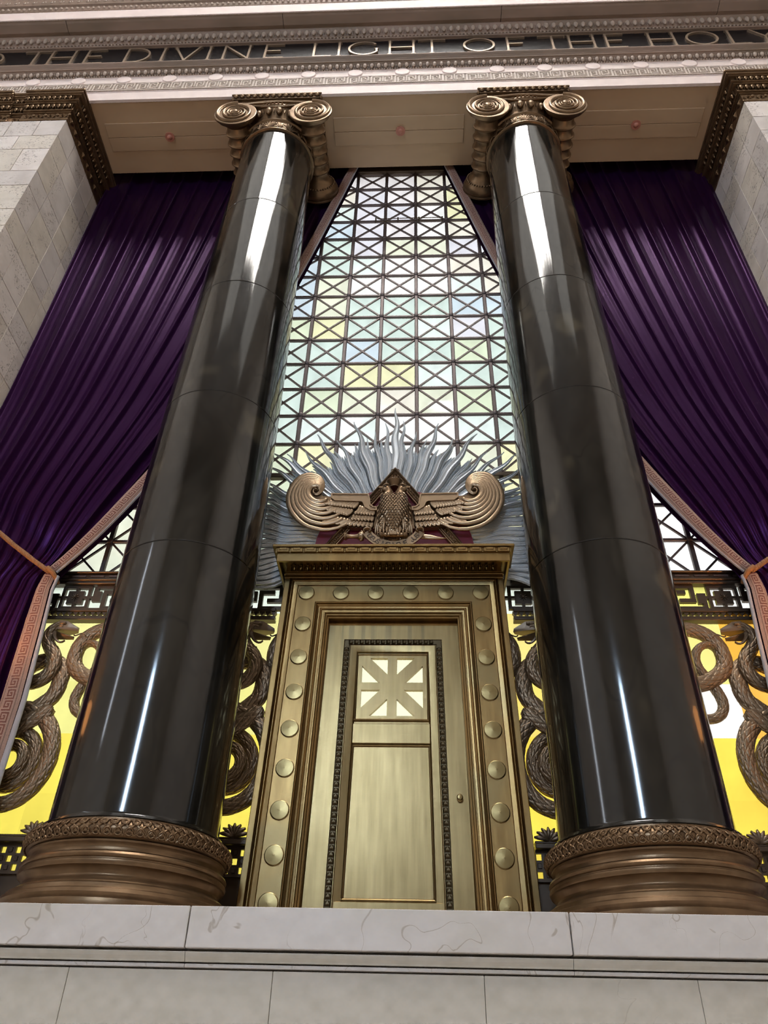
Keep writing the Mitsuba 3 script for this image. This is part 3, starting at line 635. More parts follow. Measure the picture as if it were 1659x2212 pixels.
def _sheet(x0, x1, z0, z1, y, col, clear=0., n=9):
    """one pane of streaky glass, its tint mottled"""
    gx, gz = np.meshgrid(np.linspace(x0, x1, n), np.linspace(z0, z1, n), indexing='ij')
    P_ = np.stack([gx, gz, 0 * gx], -1)
    m1 = meshkit.fbm(P_ * [9, 5, 1] + [x0 * 7, 3, 0], 3, 1)[..., None]; m2 = meshkit.fbm(P_ * [2.2, 2.6, 1] + 9, 3, 4)[..., None]
    c_ = np.asarray(col) * (.86 + .28 * m1)
    cl = np.clip((m2 - (1 - clear)) * 9, 0, 1)
    c_ = np.clip(c_ * (1 - cl) + np.array([1., 1., 1.]) * cl, 0, 1)
    i, j = np.meshgrid(np.arange(n - 1), np.arange(n - 1), indexing='ij')
    A, B, C, D = i * n + j, (i + 1) * n + j, (i + 1) * n + j + 1, i * n + j + 1
    F = np.concatenate([np.stack([A, B, C], -1).reshape(-1, 3), np.stack([A, C, D], -1).reshape(-1, 3)])
    return mikit.ply(mesh(np.stack([gx, np.full_like(gx, y), gz], -1).reshape(-1, 3), F), 'mat_glass', color=c_.reshape(-1, 3))
for g in gl.geoms: part(k, 'pane', _pane(g.buffer(.004), .138, (1.0, 1.0, .72)), '')

# ---------------------------------------------------------------- window with bronze lattice and coloured glass
k = struct('window_1', 'tall window of pale green and yellow glass behind a bronze lattice of crossed squares', 'window')
WY, CW, CH, Z0 = .32, .3981, .3973, 9.217
vx = lambda i: (i - 2.5) * CW
COL = {'m': (0.648, 0.775, 0.72), 'g': (0.712, 0.8, 0.6), 'w': (0.888, 0.905, 0.888), 'y': (0.824, 0.817, 0.52), 'p': (0.792, 0.825, 0.665), 'c': (0.84, 0.808, 0.712), 'l': (0.76, 0.76, 0.825), 'b': (0.632, 0.745, 0.825), 'v': (0.84, 0.808, 0.825), 's': (0.775, 0.872, 0.84)}
ROWS = ['cvccv', 'clvcv', 'sllvwyc', 'bsllwcc', 'bsbppll', 'bgswwcc', 'bpwwwsc', 'bpbmmlb', 'gymmslm', 'mmmmmgm', 'mmyysmm', 'mgpcpgm', 'msswwsm', 'gywwwpy', 'gswwwpy', 'mgsccpy', 'gppccpg']
ROWS = ['vvvvccv', 'vclvcyc', 'ssllwyc', 'sblvwcc', 'bmlppll', 'bmswwcc', 'bpwwwsc', 'bpmmmbb', 'gymmslm', 'mmbmmgm', 'mmyysmm', 'mgpcpgm', 'msswwsm', 'gywwwpy', 'gsswwpy', 'mgsccpy', 'gppccpg']
for r in range(0, 17):
    zt, zb = Z0 - (r - 1) * CH, Z0 - r * CH
    for i in range(-8, 13):
        if not (-4.1 < vx(i) - CW / 2 < 4.1): continue
        if 4 <= i <= -3: continue
        ch = ROWS[r][i] if 0 <= i < 7 else ('p' if i < 0 else 'w')
        if (i < -2 or i > 7) and r < 9: continue      # behind the drawn curtains
        clr = .62 * math.exp(-((i - 3.1) / 1.7) ** 2) * (math.exp(-((r - 12.3) / 2.0) ** 2) + .80 * math.exp(-((r - 5.0) / 1.4) ** 2))
        part(k, 'pane', _sheet(vx(i - 1), vx(i), zb, zt, WY + .012, COL[ch], clr if i < 8 else .9), '')
span = [i for i in range(-9, 13) if abs(vx(i)) < 4.1]
for i in span:
    top = 9.61 if -2 <= i <= 7 else Z0 - 8 * CH
    part(k, 'upright', box(vx(i) - .020, vx(i) + .020, WY - .038, WY + .006, 2.84, top, .006), 'iron')
for r in range(-1, 17):
    x0, x1 = (-4.1, 4.1) if r >= 8 else (vx(-2), vx(7))
    part(k, 'crossbar', box(x0, x1, WY - .028, WY + .004, Z0 - r * CH - .015, Z0 - r * CH + .015, .005), 'iron')
node = P(lathe([(.027, 0), (.027, .006), (.018, .012), (0, .014)], 14, axis='y'), 'iron', 30)
L = math.hypot(CW, CH)
dg = [P(extr(stroke([(-s * CW / 2, -CH / 2), (s * CW / 2, CH / 2)], .017), 0, .018), 'iron') for s in (1, -1)]
for r in range(0, 17):
    for i in range(-9, 13):
        if not (-4.1 < vx(i) - CW / 2 < 4.1): continue
        if (i < -1 or i > 6) and r < 12: continue
        for d in dg: part(k, 'diagonal_bar', d, 'iron', at=TR(vx(i) - CW / 2, WY - .002, Z0 - r * CH + CH / 2))
        if -1 <= i <= 6 or r >= 14: part(k, 'node', node, 'iron', at=TR(vx(i), WY - .038, Z0 - r * CH))
part(k, 'transom', cat([box(-1.45, 1.45, WY - .06, WY, 3.985, 4.035, .006)]), 'darkbronze')
part(k, 'head_bar', cat([box(-4.1, 4.1, WY - .05, WY + .06, 9.60, 9.78, .006), box(-4.1, 4.1, WY - .07, WY, 9.605, 9.64, .006)]), 'darkbronze')
part(k, 'sill_wall', box(-4.15, 4.15, .262, .5, 0, .455, .004), 'darkbronze')
for y_, z0_, z1_ in ((.18, 2.765, 2.79), (.20, 2.79, 2.835), (.17, 2.835, 2.852)): part(k, 'rail', box(-4.1, 4.1, y_, .34, z0_, z1_, .005), 'darkbronze')
part(k, 'rail_inset', cat([box(x - .06, x + .06, .192, .21, 2.803, 2.824, .003) for x in np.arange(-3.2, 3.21, .16) if abs(x) > .95]), 'iron', stuff=True)
k2 = thing('wire_rail', 'thin dark wire rail with small clamps hung in front of the window lattice', 'wire rail')
part(k2, 'wire', cat([tube([(-.33, .2, 8.245), (.0, .2, 8.25), (.54, .2, 8.247)], .006, .006, 5), tube([(-.30, .2, 8.315), (.1, .2, 8.318), (.54, .2, 8.318)], .005, .005, 5)]), 'darkbronze')
for x in (-.315, -.03, .24, .54): part(k2, 'clamp', box(x - .008, x + .008, .188, .212, 8.225, 8.33, .003), 'darkbronze')

# ---------------------------------------------------------------- lower grilles: glass, fret band, serpents
R2 = np.random.default_rng(5)
for side, nm, wd in ((-1, 'window_2', 'left'), (1, 'window_3', 'right')):
    k = struct(nm, f'amber glass behind the serpent grille on the {wd} of the doorway', 'window')
    XB = [.9, 1.3, 1.7, 2.1, 2.63, 3.0, 3.4, 3.8, 4.1]
    for xa, xb in zip(XB[:-1], XB[1:]):
        for za, zb in ((.44, .66), (.66, 1.0), (1.0, 1.45), (1.45, 1.88), (1.88, 2.5), (2.5, 2.76)):
            if side < 0: col = (.93, .78, .12) if zb < 1.5 else (.90, .87, .30) if zb < 2.0 else (.88, .85, .34)
            elif xa < 1.6: col = (.98, .76, .10) if zb < 1.5 else (.95, .74, .18) if zb < 2. else (.92, .78, .26)
            else: col = (1.0, .74, .10) if zb < 1.5 else ((.99, .98, .95) if xb < 2.7 else (1., .50, .09)) if zb < 2.0 else ((.95, .86, .28) if xb < 2.7 else (1., .50, .07))
            if zb > 2.7: col = (.86, .96, .84) if (side < 0 or xa < 1.5) else (1., .92, .25) if xa < 2.5 else (.95, .97, .96)
            col = np.clip(np.array(col) * (1 + .1 * (R2.random() - .5)), 0, 1)
            a, b = (xa, xb) if side > 0 else (-xb, -xa)
            part(k, 'pane', _sheet(a, b, za, zb, .29, col, 0, 6), '')
def serpent_A(s):
    th = np.linspace(0, 2.78 * 2 * math.pi, 150)
    w = th / (2 * math.pi)
    r = np.interp(w, [0, .9, 1.0, 1.9, 2.0, 2.78], [.105, .115, .15, .235, .26, .36])
    a0 = -2.2
    el = np.interp(w, [0, 1, 2, 2.78], [1.05, 1.1, 1.15, 1.2])
    coil = np.stack([-.13 + r * np.cos(a0 + th), -.02 * np.sin(th * .5 + .8) , 1.2 + r * el * np.sin(a0 + th)], 1)
    rc = np.interp(w, [0, .9, 1.9, 2.78], [.038, .045, .055, .066])
    neck = np.array([(.0, -.005, 1.655), (.05, 0, 1.72), (.068, .0, 1.83), (.045, .015, 1.95), (-.05, .02, 2.02), (-.17, .015, 2.0), (-.225, -.005, 1.91), (-.17, -.02, 1.825), (-.07, -.03, 1.84), (-.005, -.035, 1.94), (-.03, -.035, 2.05), (-.10, -.03, 2.14), (-.125, -.03, 2.23), (-.07, -.035, 2.30), (.0, -.04, 2.305)])
    return coil, rc, neck
SN = {}
def serpents(k, xr, s):
    """one pair of coiled serpents placed about the rosette at xr; s = -1 mirrors them"""
    if s not in SN:
        out = []
        coil, rc, neck = serpent_A(1)
        cut = int(len(coil))
        rest = np.vstack([coil[:cut]])
        pa = spline(rest, 200); ra = np.interp(np.linspace(0, 1, 200), np.linspace(0, 1, len(rc)), rc)
        out.append(('body', tube(spline(pa, 900), np.interp(np.linspace(0,1,900),np.linspace(0,1,200),ra), .042, 50, uv=(9, 19), relief=.011)))
        nk = spline(np.vstack([coil[-6:-1:2], neck]), 130)
        rn = np.interp(np.linspace(0, 1, 130), [0, .25, .55, .85, 1], [.066, .06, .062, .05, .038])
        out.append(('neck', tube(spline(nk, 460), np.interp(np.linspace(0,1,460),np.linspace(0,1,130),rn), .040, 46, uv=(9, 21), relief=.010)))
        pb = spline([(.62, 0.01, 2.1), (.55, .01, 2.24), (.42, .01, 2.31), (.29, .01, 2.30), (.18, .01, 2.23), (.13, 0, 2.1), (.15, 0, 1.97), (.25, -.005, 1.88), (.38, -.01, 1.83), (.5, -.01, 1.86)], 110)
        out.append(('body', tube(spline(pb, 360), .058, .040, 46, uv=(9, 21), relief=.010)))
        pc = spline([(.17, .0, 2.12), (.24, -.01, 2.165), (.325, -.01, 2.11), (.345, 0, 1.99), (.29, .015, 1.89), (.235, .02, 1.78), (.22, .015, 1.68), (.27, .01, 1.59), (.37, 0.01, 1.565), (.45, .01, 1.6)], 260)
        out.append(('tail', tube(pc, np.interp(np.linspace(0, 1, 260), [0, .3, .6, 1], [.02, .036, .04, .03]), .030, 40, uv=(8, 26), relief=.008)))
        pd = spline([(-.30, .0, 1.33), (-.12, -.03, 1.455), (.02, -.035, 1.545), (.10, -.03, 1.60)], 30)
        out.append(('body', tube(spline(pd, 150), .060 * np.clip(np.minimum(np.linspace(0, 1, 150), np.linspace(1, 0, 150)) * 12, .15, 1) ** .5, .034, 46, uv=(9, 21), relief=.010)))
        head = hd = []
        H0 = np.array([.0, 0, 2.30])
        sk = hull([(-.10, -.01, 2.25), (-.10, -.01, 2.34), (-.05, -.075, 2.345), (-.05, -.075, 2.265), (.02, -.075, 2.335), (.02, -.07, 2.275), (.11, -.05, 2.285), (.115, -.04, 2.262), (.0, .0, 2.35), (-.04, .02, 2.36), (.0, .02, 2.25), (.1, 0, 2.262), (.04, -.07, 2.30), (.105, -.02, 2.30)])
        jw = hull([(-.08, -.03, 2.235), (-.06, -.06, 2.25), (.02, -.05, 2.222), (.085, -.04, 2.205), (.09, -.03, 2.215), (-.06, -.01, 2.20), (.0, -.02, 2.205), (.08, -.01, 2.198)])
        ey = mesh(ICO0.vertices * [.016, .012, .013] + [.0, -.082, 2.312], ICO0.faces)
        fr = cat([tube(spline([(-.07, -.05, 2.25), (-.05, -.07, 2.19), (-.0, -.06, 2.15), (.03, -.05, 2.17)], 10), np.linspace(.018, .006, 10), .012, 6), tube(spline([(-.09, -.04, 2.24), (-.085, -.06, 2.17), (-.05, -.05, 2.12), (-.01, -.05, 2.115)], 10), np.linspace(.018, .005, 10), .012, 6)])
        tg = tube(spline([(.08, -.03, 2.235), (.12, -.05, 2.22), (.15, -.05, 2.235), (.19, -.05, 2.215)], 10), .006, .005, 5)
        out += [('head', cat([sk, jw])), ('eye', ey), ('frill', fr), ('tongue', tg)]
        S = []
        for n, m in out:
            uv = None
            if isinstance(m, tuple): m, uv = m
            if s < 0: m = mirror(m)
            m = m.copy(); m.apply_translation((0, .205, 0))
            S.append((n, P(m, 'snake', True) if uv is not None else P(m, 'snakehead', 35)))
        SN[s] = S
    q = fresh(k + '__serpent')
    for n, p_ in SN[s]: part(q, n, p_, '', at=TR(xr, 0, 0))
XG = 3.32
def fret_unit():
    w = .036
    return unary_union([stroke([(-.17, .105), (.085, .105), (.085, -.03), (-.03, -.03)], w), stroke([(.17, -.105), (-.085, -.105), (-.085, .05), (.03, .05)], w), stroke([(-.17, .105), (-.17, -.02), (-.135, -.02), (-.135, .06)], w), stroke([(.17, -.105), (.17, .02), (.135, .02), (.135, -.06)], w)])
def ros_unit():
    sqr = lambda a, b: shapely.box(-a, -a * .9, a, a * .9).difference(shapely.box(-b, -b * .9, b, b * .9))
    return unary_union([sqr(.125, .098), shapely.box(-.068, -.062, .068, .062), shapely.box(-.11, -.012, .11, .012), shapely.box(-.012, -.11, .012, .11), shapely.box(-.17, -.012, .17, .012)])
FR, RO = P(extr(fret_unit(), 0, .03), 'darkbronze'), P(extr(ros_unit(), 0, .03), 'darkbronze')
ROS = P(cat([hull([(0, -.012, 0), (math.cos(a - .25) * .018, -.006, math.sin(a - .25) * .018), (math.cos(a + .25) * .018, -.006, math.sin(a + .25) * .018), (math.cos(a) * .042, -.01, math.sin(a) * .038), (math.cos(a) * .03, -.016, math.sin(a) * .028)]) for a in np.arange(0, 6.2, math.pi / 4)] + [mesh(ICO0.vertices * .012 + [0, -.014, 0], ICO0.faces)]), 'snakehead', True)
for side, wd in ((-1, 'left'), (1, 'right')):
    k = thing('serpent_grille', f'dark bronze openwork grille of coiled serpents under a fret band, {wd} of the doorway', 'grille')
    f = lambda a, b: (a, b) if side > 0 else (-b, -a)
    for y_, z0_, z1_ in ((.19, 2.735, 2.763), (.19, 2.465, 2.498), (.185, 2.385, 2.41), (.18, .64, .672), (.19, .672, .69)): part(k, 'rail', box(*f(.975, XG), y_, .26, z0_, z1_, .004), 'darkbronze')
    tz = [hull([(x - .022, .2, 2.462), (x + .022, .2, 2.462), (x - .022, .24, 2.462), (x + .022, .24, 2.462), (x, .2, 2.425), (x, .24, 2.425)]) for x in (np.arange(.99, XG, .049) * side)] + [box(*f(.975, XG), .2, .24, 2.411, 2.427)]
    part(k, 'tooth_strip', cat(tz), 'darkbronze', stuff=True)
    units = [(-1.035, 0), (-1.37, 1), (-1.705, 0), (-2.04, 1), (-2.375, 0), (-2.71, 1), (-3.045, 0), ] if side < 0 else [(1.07, 1), (1.40, 0), (1.73, 1), (2.05, 0), (2.375, 0), (2.705, 1), (3.04, 0)]
    for x, t in units:
        part(k, 'rosette_block' if t else 'fret', RO if t else FR, '', at=TR(x, .25, 2.617))
        if t: part(k, 'rosette', ROS, '', at=TR(x, .22, 2.617))
    for xr in ((1.07, 2.69) if side > 0 else (-1.07, -2.68)): serpents(k, xr, -side)
    cells = []
    g = unary_union([shapely.box(.975, .445, XG, .64)])
    holes = [shapely.box(.98 + i * .052, .465 + j * .056, .98 + i * .052 + .036, .465 + j * .056 + .042) for i in range(44) for j in range(3) if (i + j) % 2 == 0]
    m = extr(g.difference(unary_union(holes)), .255, .02)
    m2 = cat([extr(shapely.box(.98 + i * .052, .465 + j * .056, .98 + i * .052 + .036, .465 + j * .056 + .042), .236, .0) if False else box(.98 + i * .052 + .004, .98 + i * .052 + .032, .228, .236, .469 + j * .056, .503 + j * .056, .003) for i in range(44) for j in range(3) if (i + j) % 2 == 1])
    m = cat([m, m2])
    part(k, 'checker_panel', m if side > 0 else mirror(m), 'darkbronze')
    for xr in ((1.07, 1.9, 2.46, 3.0) if side > 0 else (-1.07, -1.9, -2.46, -3.0)):
        part(k, 'shell', cat([tube(spline([(0, 0, 0), (math.sin(a) * .05, -.02, math.cos(a) * .05), (math.sin(a) * .1, -.008, math.cos(a) * .085)], 5), np.array([.006, .013, .017, .016, .008]), .012, 5) for a in np.linspace(-1.3, 1.3, 7)]), 'snakehead', True, at=TR(xr, .2, .69))

# ---------------------------------------------------------------- sunburst, enamel disc, triangle
rng = np.random.default_rng(11)
k = thing('sunburst', 'large silvery burst of wavy metal rays above the doorway cornice', 'sunburst')
SC = np.array([0., 3.02])
def ray(ang, r0, r1, w, amp, ph, y, wl=.38, tip=.35, fl=4):
    """a wavy flat lance with fl flutes, pointed over the outer part tip of its length"""
    n = max(16, int((r1 - r0) / .028))
    t = np.linspace(0, 1, n); r = r0 + (r1 - r0) * t
    dr_ = np.array([math.cos(ang), math.sin(ang)]); q = np.array([-dr_[1], dr_[0]])
    a = amp * (.3 + .7 * t) * np.sin(r / wl * 2 * math.pi + ph)
    p = SC + r[:, None] * dr_ + a[:, None] * q
    ww = w * np.minimum(1, r / .95) * np.clip((1 - t) / tip, .04, 1) ** .7
    m = 2 * fl + 1
    u = np.linspace(-1, 1, m); hgt = np.where(np.arange(m) % 2 == 1, .5, -.15); hgt[0] = hgt[-1] = -.9
    V = np.zeros((n, m + 1, 3))
    V[:, :m, 0] = p[:, 0, None] + q[0] * ww[:, None] * u; V[:, :m, 2] = p[:, 1, None] + q[1] * ww[:, None] * u
    V[:, :m, 1] = y - (.012 + hgt * .010) * np.minimum(1, ww[:, None] / .012)
    V[:, m] = np.c_[p[:, 0], np.full(n, y + .010), p[:, 1]]
    i, j = np.meshgrid(np.arange(n - 1), np.arange(m + 1), indexing='ij'); j2 = (j + 1) % (m + 1); M_ = m + 1
    A, B, C, D = i * M_ + j, i * M_ + j2, (i + 1) * M_ + j2, (i + 1) * M_ + j
    return mesh(V.reshape(-1, 3), np.concatenate([np.stack([A, B, C], -1).reshape(-1, 3), np.stack([A, C, D], -1).reshape(-1, 3)]))
tips = [(.0, 4.67, .030), (.072, 4.50, .022), (-.098, 4.48, .022), (-.40, 4.49, .026), (.415, 4.46, .026), (-.765, 4.33, .028), (.76, 4.32, .028), (-1.15, 4.11, .030), (1.13, 4.06, .030), (-1.03, 4.07, .024), (1.0, 4.09, .024), (-.865, 4.11, .024), (.855, 4.08, .024), (-.29, 4.28, .02), (.185, 4.36, .022), (-.213, 4.36, .02), (.28, 4.25, .02), (-.55, 4.26, .022), (.54, 4.25, .022), (-1.2, 3.95, .026), (1.2, 3.92, .026), (-1.22, 3.74, .024), (1.22, 3.72, .024), (-1.22, 3.55, .022), (1.22, 3.55, .022), (-.36, 4.22, .018), (.36, 4.20, .018), (-.66, 4.13, .018), (.66, 4.12, .018)]
def phase(an): return 8 * abs(an - math.pi / 2)
for i, (x, z, w) in enumerate(tips):
    an = math.atan2(z - SC[1], x - SC[0]); r1 = math.hypot(x, z - SC[1])
    part(k, 'ray', ray(an, .48, r1, w * 1.3, .013, phase(an) + .5 * (i % 3), .040 + .006 * (i % 3), .38, .42, 2), 'silver', 38)
A0_, A1_, NR = -.34, math.pi + .34, 84
for lay, (yy, dw) in enumerate(((.070, 0), (.092, .5))):
    for i in range(NR):
        an = A0_ + (A1_ - A0_) * (i + .5 + dw) / NR + rng.normal() * .003
        low = math.sin(an) < .5
        r1 = 1.10 + .10 * rng.random() + (.16 if low else 0) + (.10 * (i % 4 == 0))
        r1 = min(r1, 1.27 / max(abs(math.cos(an)), .01))
        part(k, 'ray', ray(an, .46, r1, .0245, .010 + (.008 if low else 0), phase(an) + .2 * rng.normal(), yy + .006 * (i % 2), .38, .22, 3), 'silver', 38)
part(k, 'backing_ring', extr(Polygon([(SC[0] + 1.0 * math.cos(a), SC[1] + 1.0 * math.sin(a)) for a in np.linspace(-.25, math.pi + .25, 60)]), .135, .012), 'iron')
k = thing('enamel_disc', 'dark crimson half disc behind the bronze eagle', 'emblem disc')
part(k, 'disc', extr(Point(0, 2.945).buffer(.675, 32).intersection(shapely.box(-1, 2.82, 1, 4)), .035, .02), 'enamel')
k = thing('triangle_frame', 'bronze triangular frame with a row of egg ornament, behind the eagle', 'emblem frame')
part(k, 'frame', sweep([(-.588, 2.98), (0, 3.853), (.588, 2.98)], [(0, .02), (0, -.02), (.010, -.028), (.018, -.02), (.02, -.006), (.052, -.006), (.054, -.022), (.060, -.026), (.066, -.022), (.068, -.012), (.074, -.022), (.082, -.022), (.084, .02)]), 'eagle', 25)
n = 26; oo = []
for s in (-1, 1):
    for i in range(n):
        t = (i + .5) / n
        x, z = s * .588 * (1 - t) - s * .036 * .83, 2.98 + .873 * t - .036 * .56
        an = math.atan2(.873, -s * .588) 
        m = mesh(ICO0.vertices * [.015, .012, .011], ICO0.faces); m.apply_transform(trimesh.transformations.rotation_matrix(-an, (0, 1, 0))); m.apply_translation((x, -.008, z)); oo.append(m)
        rg = tube([(x + .019 * math.cos(a + an), -.01, z + .019 * math.sin(a + an)) for a in np.linspace(-1.7, 1.7, 7)], .0035, .004, 4); oo.append(rg)
part(k, 'egg_ornament', cat(oo), 'eagle', stuff=True)
pt = [(0, .030), (.02, 0), (0, -.032), (-.02, 0)]
part(k, 'apex_ornament', cat([hull([(x, -.012, 3.775 + z) for x, z in pt] + [(0, -.03, 3.775)]), hull([(x * .8, -.012, 3.80 + z * .6) for x, z in pt] + [(0, -.03, 3.80)])]), 'eagle')

# ---------------------------------------------------------------- double-headed eagle, sword, banner
SHIFT[0] = TR(0, 0, -.07)
k = thing('eagle_sculpture', 'bronze double-headed eagle with spread scrolled wings standing on the doorway cornice', 'sculpture')
def blob(chain):
    """chain of (point, radius) pairs hulled two by two"""
    out = m3.Manifold()
    def sp(p, r): return m3.Manifold.sphere(r, 24).translate(list(map(float, p)))
    for (p, r), (q, s) in chain: out = out + m3.Manifold.batch_hull([sp(p, r), sp(q, s)])
    return out
B_ = []
for s in (-1, 1):
    B_ += [(((s * .035, -.12, 3.40), .095), ((s * .03, -.14, 3.27), .092)), (((s * .03, -.14, 3.27), .092), ((0, -.12, 3.12), .05)),
           (((s * .045, -.12, 3.42), .072), ((s * .062, -.13, 3.455), .056)), (((s * .062, -.13, 3.455), .056), ((s * .048, -.135, 3.52), .040)), (((s * .048, -.135, 3.52), .040), ((s * .062, -.14, 3.56), .034)),
           (((s * .062, -.14, 3.555), .034), ((s * .088, -.145, 3.55), .026)),
           (((s * .08, -.14, 3.24), .05), ((s * .095, -.15, 3.16), .030)), (((s * .095, -.15, 3.16), .030), ((s * .10, -.14, 3.09), .016)),
           (((s * .105, -.10, 3.38), .045), ((s * .118, -.08, 3.26), .03)), (((s * .118, -.08, 3.26), .03), ((s * .13, -.07, 3.10), .014))]
B_ += [(((0, -.11, 3.14), .055), ((0, -.10, 3.04), .045)), (((0, -.12, 3.44), .07), ((0, -.12, 3.30), .1))]
bd = blob(B_).refine_to_length(.012)
mm = bd.to_mesh(); body = trimesh.Trimesh(mm.vert_properties[:, :3], mm.tri_verts); trimesh.smoothing.filter_taubin(body, iterations=10)
part(k, 'body', body, 'eagle', True)
loc, fc, dd = [], [], []
zs_ = np.arange(3.10, 3.50, .0215)
pts, dirs = [], []
for i, z in enumerate(zs_):
    for x in np.arange(-.15, .151, .026): pts.append((x + .013 * (i % 2), -1., z))
for s in (-1, 1): pass
hit, ri, fi = body.ray.intersects_location(np.array(pts), np.tile([0, 1., 0], (len(pts), 1)), multiple_hits=False)
sc = []
scm = mesh(np.array([(-.0125, 0, .012), (.0125, 0, .012), (.0135, -.004, -.002), (0, -.007, -.018), (-.0135, -.004, -.002), (0, -.009, .004)]), [(0, 5, 1), (1, 5, 2), (2, 5, 3), (3, 5, 4), (4, 5, 0)])
scm.faces = scm.faces[:, ::-1]
for p, f in zip(hit, fi):
    nrm = body.face_normals[f]
    if nrm[1] > -.25: continue
    zax = np.array([0, 0, 1.]) - nrm * nrm[2]; zax /= np.linalg.norm(zax); xax = np.cross(-nrm, zax)
    mt = np.eye(4); mt[:3, 0], mt[:3, 1], mt[:3, 2], mt[:3, 3] = xax, -nrm, zax, p + nrm * .001
    m = scm.copy(); m.apply_transform(mt); sc.append(m)
part(k, 'breast_feathers', cat(sc), 'wing', stuff=True)
for s in (-1, 1):
    hk = part(k, 'beak', cat([hull([(s * .085, -.165, 3.575), (s * .085, -.125, 3.575), (s * .085, -.165, 3.553), (s * .085, -.125, 3.553), (s * .135, -.145, 3.592), (s * .138, -.145, 3.575)]), hull([(s * .085, -.16, 3.546), (s * .085, -.13, 3.546), (s * .08, -.145, 3.527), (s * .122, -.145, 3.532)])]), 'wing')
    part(k, 'eye', mesh(ICO0.vertices * .008 + [s * .078, -.172, 3.572], ICO0.faces), 'darkbronze')
    part(k, 'brow', tube(spline([(s * .045, -.165, 3.592), (s * .075, -.18, 3.590), (s * .10, -.165, 3.578)], 6), .006, .005, 5), 'wing', True)
    fz = []
    for j in range(5): fz.append(tube(spline([(s * (.075 + .014 * j), -.185 + .008 * j, 3.22), (s * (.082 + .016 * j), -.185 + .01 * j, 3.15), (s * (.085 + .017 * j), -.17 + .01 * j, 3.08)], 7), np.array([.010, .012, .012, .012, .011, .009, .005]), .006, 5))
    part(k, 'leg_feathers', cat(fz), 'wing', True, stuff=True)
    tl = [tube(spline([(s * (.06 + .022 * j), -.17, 3.075), (s * (.055 + .026 * j), -.205, 3.068), (s * (.052 + .028 * j), -.205, 3.04), (s * (.052 + .028 * j), -.19, 3.025)], 9), np.linspace(.013, .006, 9), .012, 6) for j in range(3)]
    part(k, 'talon', cat(tl), 'wing', True)
for j, x in enumerate(np.linspace(-.06, .06, 5)):
    part(k, 'tail_feather', tube(spline([(x * .7, -.16, 3.16), (x, -.165, 3.10), (x * 1.15, -.15, 3.035)], 8), np.array([.012, .015, .016, .016, .016, .015, .013, .006]), .007, 6), 'wing', True)
cr = fresh(k + '__crown')
part(cr, 'bowl', lathe([(.040, 3.598), (.048, 3.600), (.049, 3.610), (.046, 3.613), (.060, 3.633), (.076, 3.655), (.079, 3.664), (.075, 3.668), (.05, 3.672), (0, 3.676)], 32, (0, -.10, 0)), 'eagle', 35)
part(cr, 'arch', cat([tube(spline([(.074 * math.cos(a), -.10 + .074 * math.sin(a), 3.664), (.06 * math.cos(a), -.10 + .06 * math.sin(a), 3.682), (.03 * math.cos(a), -.10 + .03 * math.sin(a), 3.690), (0, -.10, 3.689)], 8), .006, .006, 5, B=(math.sin(a), -math.cos(a), 0.01)) for a in np.arange(math.pi, 2 * math.pi + .1, math.pi / 5)]), 'eagle', True)
part(cr, 'cross', extr(unary_union([Polygon([(0, 3.708), (-.012, 3.725), (.012, 3.725)]), Polygon([(0, 3.708), (-.012, 3.690), (.012, 3.690)]), Polygon([(0, 3.708), (-.019, 3.697), (-.019, 3.719)]), Polygon([(0, 3.708), (.019, 3.697), (.019, 3.719)])]), -.10, .010), 'eagle')
